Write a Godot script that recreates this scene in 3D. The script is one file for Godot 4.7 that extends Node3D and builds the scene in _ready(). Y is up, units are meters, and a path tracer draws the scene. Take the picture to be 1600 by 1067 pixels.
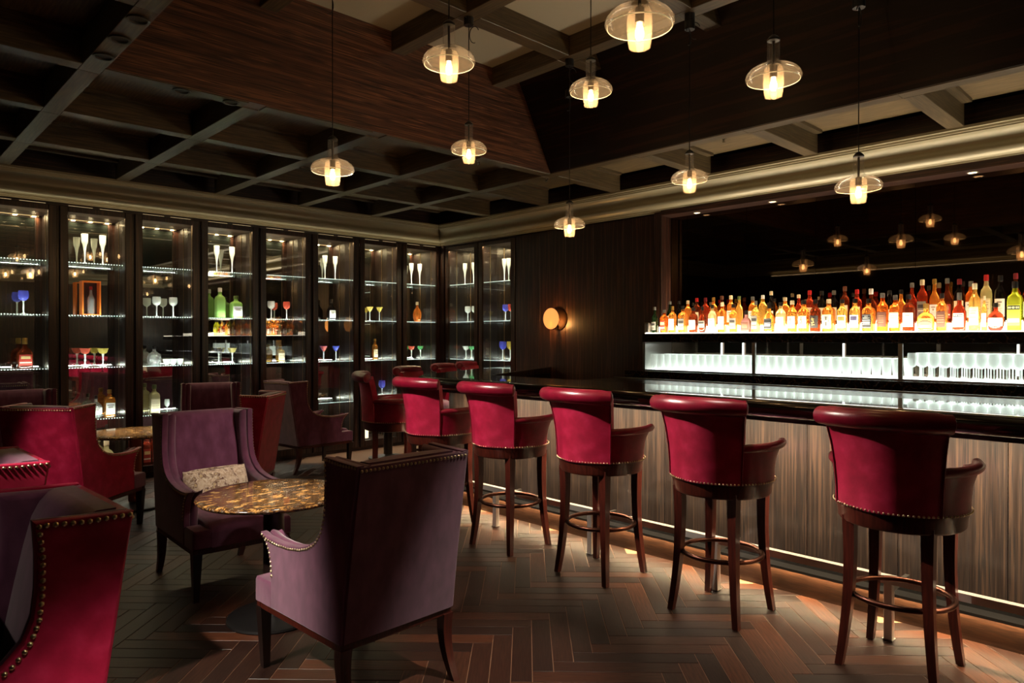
extends Node3D
# A dark cocktail bar: plum and red armchairs, a row of red leather stools, lit glass cabinets and a lit back bar.
# Metres, y up. x runs along the cabinet wall towards the bar wall, -z runs along the bar towards the cabinet wall.

class MB:
	var t := PackedVector3Array()
	func add(p: PackedVector3Array) -> void:
		var c := Vector3.ZERO
		for v in p: c += v
		c /= maxi(1, p.size())
		var vol := 0.0
		for i in range(0, p.size(), 3):
			vol += (p[i] - c).dot((p[i + 1] - c).cross(p[i + 2] - c))
		if vol > 0.0:
			for i in range(0, p.size(), 3):
				var k := p[i + 1]
				p[i + 1] = p[i + 2]
				p[i + 2] = k
		t.append_array(p)
	func join(o: MB, x: Transform3D) -> void:
		for v in o.t: t.append(x * v)
	func box(c: Vector3, s: Vector3, b := 0.0, x := Transform3D()) -> void:
		var h := s * 0.5
		b = minf(b, minf(h.x, minf(h.y, h.z)) * 0.99)
		var p := PackedVector3Array()
		var q := {}
		for i in 8:
			var g := Vector3(1 if i & 1 else -1, 1 if i & 2 else -1, 1 if i & 4 else -1)
			for a in 3:
				var w := Vector3(h.x - b, h.y - b, h.z - b)
				w[a] = h[a]
				q[i * 3 + a] = x * (c + g * w)
		for a in 3:
			var u := 1 << ((a + 1) % 3)
			var v := 1 << ((a + 2) % 3)
			for s0 in 2:
				var o := s0 << a
				var f := [q[o * 3 + a], q[(o | u) * 3 + a], q[(o | u | v) * 3 + a], q[(o | v) * 3 + a]]
				_q(p, f[0], f[1], f[2], f[3], s0 == 0)
			if b > 0.0:
				var a1 := (a + 1) % 3
				var a2 := (a + 2) % 3
				for k in 4:
					var o := (u if k & 1 else 0) | (v if k & 2 else 0)
					var e := o | (1 << a)
					_q(p, q[o * 3 + a1], q[e * 3 + a1], q[e * 3 + a2], q[o * 3 + a2], (k == 0 or k == 3))
		if b > 0.0:
			for i in 8:
				var odd := ((i & 1) + ((i >> 1) & 1) + ((i >> 2) & 1)) % 2 == 0
				p.append(q[i * 3])
				p.append(q[i * 3 + (2 if odd else 1)])
				p.append(q[i * 3 + (1 if odd else 2)])
		var cc := x * c
		for i in range(0, p.size(), 3):     # a box is convex: turn every face outwards
			var n := (p[i + 2] - p[i]).cross(p[i + 1] - p[i])
			if n.dot((p[i] + p[i + 1] + p[i + 2]) / 3.0 - cc) < 0.0:
				var k := p[i + 1]
				p[i + 1] = p[i + 2]
				p[i + 2] = k
		t.append_array(p)
	func _q(p: PackedVector3Array, a: Vector3, b: Vector3, c: Vector3, d: Vector3, flip := false) -> void:
		if flip: p.append_array(PackedVector3Array([a, c, b, a, d, c]))
		else: p.append_array(PackedVector3Array([a, b, c, a, c, d]))
	func loft(rings: Array, cap0 := true, cap1 := true, closed := true, loop := false) -> void:
		var p := PackedVector3Array()
		var m: int = rings.size()
		var n: int = rings[0].size()
		for i in (m if loop else m - 1):
			var r0: PackedVector3Array = rings[i]
			var r1: PackedVector3Array = rings[(i + 1) % m]
			for j in (n if closed else n - 1):
				var k := (j + 1) % n
				if r0[j] != r0[k]: p.append_array(PackedVector3Array([r0[j], r0[k], r1[k]]))
				if r1[j] != r1[k]: p.append_array(PackedVector3Array([r0[j], r1[k], r1[j]]))
		if closed and not loop:
			for e in 2:
				if (cap0 if e == 0 else cap1):
					var r: PackedVector3Array = rings[0 if e == 0 else m - 1]
					var c := Vector3.ZERO
					for v in r: c += v
					c /= n
					for j in n:
						var k := (j + 1) % n
						if e == 0: p.append_array(PackedVector3Array([c, r[k], r[j]]))
						else: p.append_array(PackedVector3Array([c, r[j], r[k]]))
		add(p)
	func lathe(prof: Array, segs := 24, at := Vector3.ZERO, open := false) -> void:
		var rings := []
		for q in prof:
			var r := PackedVector3Array()
			for j in segs:
				var a := TAU * j / segs
				r.append(at + Vector3(q[0] * cos(a), q[1], q[0] * sin(a)))
			rings.append(r)
		loft(rings, not open, not open)
	func tube(pts: Array, rad, segs := 8, loop := false) -> void:
		var rings := []
		var n: int = pts.size()
		var up := Vector3.UP
		for i in n:
			var a: Vector3 = pts[(i - 1 + n) % n] if (loop or i > 0) else pts[i]
			var b: Vector3 = pts[(i + 1) % n] if (loop or i < n - 1) else pts[i]
			var d := (b - a).normalized()
			if absf(d.dot(up)) > 0.95: up = Vector3.RIGHT if absf(d.x) < 0.9 else Vector3.FORWARD
			var u := d.cross(up).normalized()
			var v := u.cross(d).normalized()
			up = v
			var rr: float = rad[i] if rad is Array else rad
			var r := PackedVector3Array()
			for j in segs:
				var g := TAU * j / segs
				r.append(pts[i] + (u * cos(g) + v * sin(g)) * rr)
			rings.append(r)
		loft(rings, true, true, true, loop)
	# A flat outline given thickness along axis from a to b, edges rounded by bev. at(p, depth) puts it in space.
	func prism(poly: PackedVector2Array, a: float, b: float, bev: float, at: Callable) -> void:
		if Geometry2D.is_polygon_clockwise(poly): poly.reverse()
		var n := poly.size()
		var ins := PackedVector2Array()
		for i in n:
			var e0 := (poly[i] - poly[(i - 1 + n) % n]).normalized()
			var e1 := (poly[(i + 1) % n] - poly[i]).normalized()
			var nn := (Vector2(-e0.y, e0.x) + Vector2(-e1.y, e1.x))
			var s := nn.length()
			ins.append(poly[i] + (nn / s * bev / maxf(0.5, s * 0.5) if s > 0.01 else Vector2.ZERO))
		var mid := PackedVector2Array()
		for i in n: mid.append(poly[i].lerp(ins[i], 0.3))
		var p := PackedVector3Array()
		var rows := [[ins, a], [mid, a + bev * 0.3], [poly, a + bev], [poly, b - bev], [mid, b - bev * 0.3], [ins, b]]
		if bev <= 0.0: rows = [[poly, a], [poly, b]]
		for r in rows.size() - 1:
			for j in n:
				var k := (j + 1) % n
				_q(p, at.call(rows[r][0][j], rows[r][1]), at.call(rows[r][0][k], rows[r][1]), at.call(rows[r + 1][0][k], rows[r + 1][1]), at.call(rows[r + 1][0][j], rows[r + 1][1]))
		var tri := Geometry2D.triangulate_polygon(rows[0][0])
		if tri.is_empty(): tri = Geometry2D.triangulate_polygon(poly)
		var last: Array = rows[rows.size() - 1]
		for i in range(0, tri.size(), 3):
			var ccw: bool = (rows[0][0][tri[i + 1]] - rows[0][0][tri[i]]).cross(rows[0][0][tri[i + 2]] - rows[0][0][tri[i]]) > 0
			var o := [tri[i], tri[i + 1], tri[i + 2]] if ccw else [tri[i], tri[i + 2], tri[i + 1]]
			p.append_array(PackedVector3Array([at.call(rows[0][0][o[0]], a), at.call(rows[0][0][o[2]], a), at.call(rows[0][0][o[1]], a)]))
			p.append_array(PackedVector3Array([at.call(last[0][o[0]], b), at.call(last[0][o[1]], b), at.call(last[0][o[2]], b)]))
		add(p)
	func mesh(angle := 38.0) -> ArrayMesh:
		var n := t.size()
		var fn := PackedVector3Array()
		fn.resize(n / 3)
		var at := {}
		for f in n / 3:
			var a := t[f * 3]
			fn[f] = (t[f * 3 + 2] - a).cross(t[f * 3 + 1] - a)
			for c in 3:
				var k := (t[f * 3 + c] * 20000.0).round()
				if at.has(k): at[k].append(f)
				else: at[k] = PackedInt32Array([f])
		var lim := cos(deg_to_rad(angle))
		var nv := PackedVector3Array()
		nv.resize(n)
		var un := PackedVector3Array()
		un.resize(fn.size())
		for f in fn.size(): un[f] = fn[f].normalized()
		for i in n:
			var f := i / 3
			var s := fn[f]
			for g in at[(t[i] * 20000.0).round()]:
				if g != f and un[g].dot(un[f]) > lim: s += fn[g]
			nv[i] = s.normalized() if s.length() > 1e-14 else Vector3.UP
		var arr := []
		arr.resize(Mesh.ARRAY_MAX)
		arr[Mesh.ARRAY_VERTEX] = t
		arr[Mesh.ARRAY_NORMAL] = nv
		var m := ArrayMesh.new()
		m.add_surface_from_arrays(Mesh.PRIMITIVE_TRIANGLES, arr)
		return m

var M := {}
var used := {}
var grain_tex: NoiseTexture2D
var rng := RandomNumberGenerator.new()

# ---------------------------------------------------------------- helpers
func numbered(n: String) -> String:
	var k: int = used.get(n, 0)
	used[n] = k + 1
	return n if k == 0 else "%s_%03d" % [n, k]

func thing(n: String, label: String, cat: String, at := Vector3.ZERO, turn := 0.0, group := "") -> Node3D:
	var o := Node3D.new()
	o.name = numbered(n)
	add_child(o)
	o.position = at
	o.rotation.y = turn
	tag(o, label, cat, group)
	return o

func tag(o: Node3D, label: String, cat: String, group := "") -> void:
	o.set_meta("label", label)
	o.set_meta("category", cat)
	if group: o.set_meta("group", group)

func setting(n: String, label := "") -> Node3D:
	var o := Node3D.new()
	o.name = n
	add_child(o)
	o.set_meta("kind", "structure")
	if label: o.set_meta("label", label)
	return o

func part(parent: Node3D, n: String, mesh: Mesh, mat: Material, x := Transform3D(), label := "") -> MeshInstance3D:
	var o := MeshInstance3D.new()
	o.name = n
	o.mesh = mesh
	o.material_override = mat
	o.transform = x
	parent.add_child(o, true)
	if label: o.set_meta("label", label)
	return o

func at(x: float, y: float, z: float) -> Transform3D:
	return Transform3D(Basis(), Vector3(x, y, z))

func boxm(s: Vector3, b := 0.0) -> ArrayMesh:
	var m := MB.new()
	m.box(Vector3.ZERO, s, b)
	return m.mesh(20)

func pbox(parent: Node3D, n: String, lo: Vector3, hi: Vector3, mat: Material, b := 0.0) -> MeshInstance3D:
	return part(parent, n, boxm((hi - lo).abs(), b), mat, Transform3D(Basis(), (lo + hi) * 0.5))

func copy(o: Node3D, pos: Vector3, turn: float, label: String) -> Node3D:
	var c: Node3D = o.duplicate()
	c.name = numbered(String(o.name).rstrip("0123456789_"))
	add_child(c)
	c.position = pos
	c.rotation.y = turn
	c.set_meta("label", label)
	return c

func noise_tex(sd: int, freq: float, oct: int, ramp: Array, size := 512, opt := {}) -> NoiseTexture2D:
	var n := FastNoiseLite.new()
	n.seed = sd
	n.noise_type = FastNoiseLite.TYPE_SIMPLEX_SMOOTH
	n.frequency = freq
	n.fractal_octaves = oct
	n.fractal_type = opt.get("fractal", FastNoiseLite.FRACTAL_FBM)
	n.fractal_gain = opt.get("gain", 0.5)
	if opt.get("warp", 0.0) > 0.0:
		n.domain_warp_enabled = true
		n.domain_warp_amplitude = opt.warp
		n.domain_warp_frequency = opt.get("warp_freq", freq)
		n.domain_warp_fractal_octaves = 3
	var x := NoiseTexture2D.new()
	x.width = size
	x.height = size
	x.seamless = true
	x.noise = n
	if ramp.size():
		var g := Gradient.new()
		var off := PackedFloat32Array()
		var col := PackedColorArray()
		for r in ramp:
			off.append(r[0])
			col.append(r[1])
		g.offsets = off
		g.colors = col
		x.color_ramp = g
	if opt.get("normal", false):
		x.as_normal_map = true
		x.bump_strength = opt.get("bump", 4.0)
	return x

func mat(n: String, c: Color, rough: float, metal := 0.0, opt := {}) -> StandardMaterial3D:
	var m := StandardMaterial3D.new()
	m.resource_name = n
	m.albedo_color = c
	m.roughness = rough
	m.metallic = metal
	if opt.has("tex"):
		m.albedo_texture = opt.tex
		m.uv1_triplanar = true
		m.uv1_world_triplanar = opt.get("world", false)
		m.uv1_scale = opt.get("scale", Vector3.ONE)
		m.uv1_offset = opt.get("offset", Vector3.ZERO)
		m.uv1_triplanar_sharpness = 8.0
	if opt.has("bump"):
		m.heightmap_enabled = true
		m.heightmap_texture = opt.bump
		m.heightmap_scale = opt.get("bump_cm", 0.1)
		if not opt.has("tex"):
			m.uv1_triplanar = true
			m.uv1_scale = opt.get("scale", Vector3.ONE)
	if opt.has("rim"):
		m.rim_enabled = true
		m.rim = opt.rim
		m.rim_tint = opt.get("rim_tint", 0.5)
	if opt.has("coat"):
		m.clearcoat_enabled = true
		m.clearcoat = opt.coat
		m.clearcoat_roughness = opt.get("coat_rough", 0.05)
	if opt.has("glow"):
		m.emission_enabled = true
		m.emission = opt.get("glow_color", c)
		m.emission_energy_multiplier = opt.glow
	if opt.get("pane", false):
		m.transparency = BaseMaterial3D.TRANSPARENCY_ALPHA
	if opt.has("solid"):
		m.transparency = BaseMaterial3D.TRANSPARENCY_ALPHA
		m.refraction_enabled = true
		m.refraction_scale = opt.solid
	if opt.has("backlight"):
		m.backlight_enabled = true
		m.backlight = opt.backlight
	if opt.has("spec"): m.metallic_specular = opt.spec
	M[n] = m
	return m

func rgb(r: float, g: float, b: float, a := 1.0) -> Color:
	return Color(r / 255.0, g / 255.0, b / 255.0, a)

func spot(n: String, p: Vector3, to: Vector3, e: float, ang: float, soft := 0.6, c := Color(1, 0.9, 0.78), size := 0.04, parent: Node3D = self) -> void:
	var l := SpotLight3D.new()
	l.name = n
	parent.add_child(l, true)
	l.look_at_from_position(p, to, Vector3.UP if absf((to - p).normalized().y) < 0.98 else Vector3.RIGHT)
	l.light_energy = e
	l.spot_angle = ang
	l.spot_angle_attenuation = soft
	l.spot_range = 14
	l.spot_attenuation = 2
	l.light_color = c
	l.light_size = size
	l.shadow_enabled = true

func area(n: String, p: Vector3, dir: Vector3, w: float, h: float, e: float, c: Color, up := Vector3.UP, parent: Node3D = self) -> void:
	var l := AreaLight3D.new()
	l.name = n
	parent.add_child(l, true)
	l.look_at_from_position(p, p + dir, up)
	l.area_size = Vector2(w, h)
	l.light_energy = e
	l.light_color = c
	l.area_range = 14
	l.area_attenuation = 2
	l.shadow_enabled = true

const FLOOR_Y := 0.0
const WX := 5.95      # bar wall
const CZ := -7.6      # cabinet fronts
const LX := -1.25     # wall left of the camera
const FZ := 3.0       # wall behind the camera

func _ready() -> void:
	rng.seed = 7
	# camera
	var cam := Camera3D.new()
	cam.name = "camera"
	add_child(cam)
	cam.position = Vector3(0, 1.4, 0)
	cam.rotation_degrees = Vector3(-0.2824, -43.844, 0)
	cam.fov = 51.96
	cam.near = 0.02
	cam.far = 60
	cam.current = true
	# the room is closed: only its own lamps light it
	var env := Environment.new()
	env.background_mode = Environment.BG_COLOR
	env.background_color = Color(0, 0, 0)
	env.tonemap_mode = Environment.TONE_MAPPER_LINEAR
	env.tonemap_exposure = 1.0
	env.sdfgi_enabled = true
	env.ssao_enabled = true
	env.ssil_enabled = true
	var we := WorldEnvironment.new()
	we.environment = env
	add_child(we)
	ceiling_spots()
	materials()
	shell()
	ceiling()
	floor_planks()
	cabinets()
	bar_counter()
	back_bar()
	stools()
	armchairs()
	tables()
	pendants()
	sconce()
	displayed_things()
	bottles()
	rack_glasses()
	small_fittings()

# Recessed adjustable ceiling downlights: [lamp place, aimed at, energy, half angle]
func ceiling_spots() -> void:
	var warm := Color(1, 0.94, 0.87)
	for s in [
		[Vector3(1.02, 2.899, -4.2), Vector3(3.06, 0.88, -4.15), 23.0, 9.0],
		[Vector3(1.02, 2.899, -3.9), Vector3(3.04, 0.88, -3.4), 24.0, 9.0],
		[Vector3(1.02, 2.899, -3.6), Vector3(3.04, 0.88, -2.65), 27.0, 8.5],
		[Vector3(1.5, 2.899, -4.45), Vector3(3.02, 0.86, -1.95), 33.0, 7.0],
		[Vector3(1.8, 2.899, -4.45), Vector3(3.02, 0.84, -1.2), 42.0, 5.5],
		[Vector3(-0.85, 2.899, -2.75), Vector3(1.3, 0.4, -2.95), 32.0, 12.0],
		[Vector3(2.45, 3.675, -2.0), Vector3(1.72, 0.55, -4.3), 13.0, 9.0],
		[Vector3(1.57, 3.675, -3.05), Vector3(1.57, 0.62, -3.36), 22.0, 7.5],
		[Vector3(2.5, 3.675, -0.95), Vector3(2.0, 0.25, -2.1), 20.0, 9.5],
		[Vector3(0.1, 2.899, -4.0), Vector3(1.0, 0.6, -5.42), 12.0, 6.0],
		[Vector3(1.6, 3.065, -6.75), Vector3(1.77, 0.62, -6.36), 26.0, 9.0],
		[Vector3(0.62, 3.065, -0.75), Vector3(0.5, -0.15, -1.82), 36.0, 11.0],
		[Vector3(2.52, 3.675, -1.85), Vector3(2.85, 0.0, -1.35), 7.0, 11.0],
		[Vector3(4.3, 3.065, -5.9), Vector3(4.6, 0.6, -6.95), 4.0, 16.0],
		[Vector3(-0.85, 2.899, -1.45), Vector3(0.3, 0.8, -2.45), 1.6, 9.0],
	]:
		var d := thing("ceiling_downlight", "small round recessed ceiling downlight in the dark coffered ceiling", "downlight", s[0], 0, "recessed ceiling downlights")
		var ring := MB.new()
		ring.lathe([[0.048, 0.0], [0.052, -0.004], [0.052, -0.008], [0.04, -0.008], [0.036, 0.03], [0.044, 0.03]], 20)
		part(d, "trim_ring", ring.mesh(), mat("downlight_trim", rgb(60, 55, 50), 0.4, 0.6))
		var lens := MB.new()
		lens.lathe([[0.0, 0.02], [0.034, 0.02], [0.034, 0.024], [0.0, 0.024]], 16)
		part(d, "lamp", lens.mesh(), mat("downlight_lamp", Color(1, 0.93, 0.8), 0.4, 0, {"glow": 2.0}))
		spot("spot", s[0] + Vector3(0, -0.012, 0), s[1], s[2], s[3], 0.9, warm, 0.05, d)

func materials() -> void:
	grain_tex = noise_tex(3, 0.03, 5, [[0.0, rgb(20, 11, 9)], [0.42, rgb(38, 21, 16)], [0.5, rgb(26, 14, 11)], [0.6, rgb(58, 34, 24)], [1.0, rgb(74, 45, 32)]])
	var grain := grain_tex
	mat("wood_upright", Color(1, 1, 1), 0.34, 0, {"tex": grain, "world": true, "scale": Vector3(2.4, 0.06, 2.4), "coat": 0.25, "coat_rough": 0.2})
	mat("wood_along_x", Color(1, 1, 1), 0.4, 0, {"tex": grain, "world": true, "scale": Vector3(0.12, 3.2, 3.2)})
	mat("wood_along_z", Color(1, 1, 1), 0.4, 0, {"tex": grain, "world": true, "scale": Vector3(3.2, 3.2, 0.12)})
	var zebra := noise_tex(11, 0.045, 4, [[0.0, rgb(28, 17, 13)], [0.4, rgb(82, 52, 38)], [0.47, rgb(26, 16, 12)], [0.54, rgb(126, 84, 60)], [0.62, rgb(44, 28, 21)], [0.7, rgb(104, 68, 48)], [1.0, rgb(80, 52, 38)]])
	mat("recess_wood", Color(1, 1, 1), 0.4, 0, {"tex": zebra, "world": true, "scale": Vector3(0.025, 0.9, 0.025)})
	var ceilw := noise_tex(12, 0.04, 4, [[0.0, rgb(58, 47, 31)], [0.5, rgb(86, 70, 47)], [1.0, rgb(120, 100, 68)]])
	mat("coffer_wood", Color(1, 1, 1), 0.45, 0, {"tex": ceilw, "world": true, "scale": Vector3(3.0, 1.0, 0.2)})
	mat("beam_x", Color(0.8, 0.8, 0.8), 0.4, 0, {"tex": ceilw, "world": true, "scale": Vector3(0.16, 3.0, 3.0)})
	mat("beam_z", Color(0.8, 0.8, 0.8), 0.4, 0, {"tex": ceilw, "world": true, "scale": Vector3(3.0, 3.0, 0.16)})
	mat("plaster", rgb(150, 142, 124), 0.8, 0)
	mat("crown", rgb(136, 127, 103), 0.36, 0.2)
	var mac := noise_tex(21, 0.05, 4, [[0.0, rgb(18, 16, 17)], [0.36, rgb(50, 40, 35)], [0.43, rgb(24, 24, 27)], [0.52, rgb(68, 53, 44)], [0.58, rgb(29, 29, 31)], [0.7, rgb(74, 58, 48)], [1.0, rgb(39, 33, 31)]])
	mat("bar_panel", Color(1, 1, 1), 0.35, 0, {"tex": mac, "world": true, "scale": Vector3(1.7, 0.03, 1.7), "coat": 0.3, "coat_rough": 0.15})
	var pl := noise_tex(22, 0.05, 4, [[0.0, rgb(26, 15, 10)], [0.45, rgb(58, 35, 22)], [0.55, rgb(34, 20, 13)], [1.0, rgb(80, 51, 32)]])
	mat("plinth_wood", Color(1, 1, 1), 0.35, 0, {"tex": pl, "world": true, "scale": Vector3(0.12, 2.4, 0.12)})
	mat("mahogany", Color(1, 1, 1), 0.3, 0, {"tex": noise_tex(23, 0.04, 4, [[0.0, rgb(44, 15, 11)], [0.5, rgb(64, 24, 17)], [1.0, rgb(84, 34, 24)]]), "scale": Vector3(4, 0.3, 4), "coat": 0.4, "coat_rough": 0.12})
	mat("ebonised", rgb(26, 17, 15), 0.3, 0, {"coat": 0.3, "coat_rough": 0.15})
	mat("black_lacquer", rgb(20, 13, 11), 0.12, 0, {"coat": 1.0, "coat_rough": 0.03})
	mat("black", rgb(10, 9, 9), 0.5)
	mat("black_metal", rgb(11, 10, 10), 0.45)
	var nap := noise_tex(31, 0.02, 4, [[0.0, rgb(86, 44, 68)], [0.5, rgb(100, 54, 79)], [1.0, rgb(114, 65, 91)]], 256)
	mat("plum_velvet", Color(1, 1, 1), 0.85, 0, {"tex": nap, "scale": Vector3(2.5, 1.2, 2.5), "rim": 0.9, "rim_tint": 0.35, "spec": 0.2})
	var hide := noise_tex(32, 0.02, 5, [[0.0, rgb(134, 18, 46)], [0.5, rgb(154, 23, 56)], [1.0, rgb(178, 40, 76)]], 512)
	var pores := noise_tex(33, 0.16, 3, [], 512)
	mat("red_leather", Color(1, 1, 1), 0.42, 0, {"tex": hide, "scale": Vector3(0.9, 0.9, 0.9), "bump": pores, "bump_cm": 0.02})
	mat("wine_leather", Color(0.74, 0.7, 0.7), 0.3, 0, {"tex": hide, "scale": Vector3(0.9, 0.9, 0.9), "bump": pores, "bump_cm": 0.02})
	mat("brass", rgb(184, 164, 130), 0.28, 1.0)
	mat("bronze", rgb(84, 52, 42), 0.3, 1.0)
	mat("dark_bronze", rgb(58, 42, 32), 0.35, 0.9)
	mat("copper", rgb(176, 104, 74), 0.35, 0.8)
	mat("chrome", rgb(214, 212, 208), 0.16, 1.0)
	mat("satin_steel", rgb(226, 224, 218), 0.4, 0.9)
	mat("steel", rgb(180, 178, 172), 0.32, 1.0)
	var mar := noise_tex(41, 0.016, 5, [[0.0, rgb(214, 196, 160)], [0.3, rgb(186, 140, 76)], [0.37, rgb(150, 102, 46)], [0.41, rgb(70, 50, 36)], [0.5, rgb(50, 36, 28)], [0.56, rgb(84, 58, 40)], [0.59, rgb(192, 140, 66)], [0.63, rgb(74, 52, 38)], [0.71, rgb(46, 33, 26)], [0.75, rgb(222, 208, 184)], [0.78, rgb(62, 46, 36)], [1.0, rgb(44, 32, 26)]], 1024, {"warp": 50.0, "warp_freq": 0.012, "gain": 0.6})
	mat("gold_marble", Color(1, 1, 1), 0.12, 0, {"tex": mar, "scale": Vector3(0.62, 0.62, 1.4), "coat": 0.6, "coat_rough": 0.04})
	var nero := noise_tex(42, 0.012, 4, [[0.0, rgb(120, 92, 62)], [0.08, rgb(70, 50, 34)], [0.16, rgb(22, 17, 15)], [1.0, rgb(14, 11, 10)]], 1024, {"fractal": FastNoiseLite.FRACTAL_RIDGED, "warp": 40.0, "warp_freq": 0.01})
	(nero.color_ramp as Gradient).offsets = PackedFloat32Array([0.0, 0.5, 0.93, 1.0])
	(nero.color_ramp as Gradient).colors = PackedColorArray([rgb(14, 11, 10), rgb(18, 14, 12), rgb(60, 44, 32), rgb(130, 104, 76)])
	mat("black_marble", Color(1, 1, 1), 0.15, 0, {"tex": nero, "world": true, "scale": Vector3(1.2, 1.2, 1.2)})
	mat("floral_cloth", Color(1, 1, 1), 0.9, 0, {"tex": noise_tex(43, 0.014, 4, [[0.0, rgb(226, 212, 190)], [0.34, rgb(208, 188, 164)], [0.46, rgb(176, 150, 124)], [0.5, rgb(236, 226, 206)], [0.6, rgb(186, 164, 142)], [0.7, rgb(92, 62, 50)], [0.76, rgb(202, 182, 156)], [1.0, rgb(196, 166, 96)]], 512, {"warp": 45.0, "warp_freq": 0.012}), "scale": Vector3(2.4, 2.4, 2.4), "rim": 0.3})
	mat("brocade", Color(1, 1, 1), 0.8, 0, {"tex": noise_tex(44, 0.02, 3, [[0.0, rgb(170, 122, 58)], [0.42, rgb(128, 84, 40)], [0.5, rgb(50, 28, 20)], [0.75, rgb(40, 22, 17)], [0.85, rgb(190, 150, 84)], [1.0, rgb(110, 70, 34)]], 512, {"warp": 40.0}), "scale": Vector3(3, 3, 3)})
	mat("cabinet_mirror", rgb(206, 204, 196), 0.015, 1.0)
	mat("dark_mirror", rgb(92, 78, 66), 0.02, 1.0)
	mat("pane", Color(0.9, 1.0, 0.96, 0.004), 0.0, 0, {"pane": true})
	mat("shelf_glass", Color(0.78, 0.95, 0.88, 0.06), 0.02, 0, {"pane": true})
	mat("clear_glass", Color(1, 1, 1, 0.05), 0.01, 0, {"pane": true})
	mat("frosted_glass", Color(1, 0.94, 0.86, 0.07), 0.05, 0, {"pane": true})
	mat("cut_crystal", Color(0.97, 1, 0.98, 0.55), 0.06, 0, {"pane": true})
	mat("led_white", Color(0.93, 1, 0.97), 0.4, 0, {"glow": 3.5})
	mat("led_warm", Color(1, 0.86, 0.66), 0.4, 0, {"glow": 3.0})
	mat("light_panel", Color(1, 0.97, 0.88), 0.5, 0, {"glow": 4.0})
	mat("rack_light", Color(0.98, 1, 0.99), 0.5, 0, {"glow": 2.4})
	mat("slot_led", Color(1, 0.88, 0.66), 0.4, 0, {"glow": 0.7})
	mat("bulb", Color(1, 0.8, 0.55), 0.4, 0, {"glow": 14.0})

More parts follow.
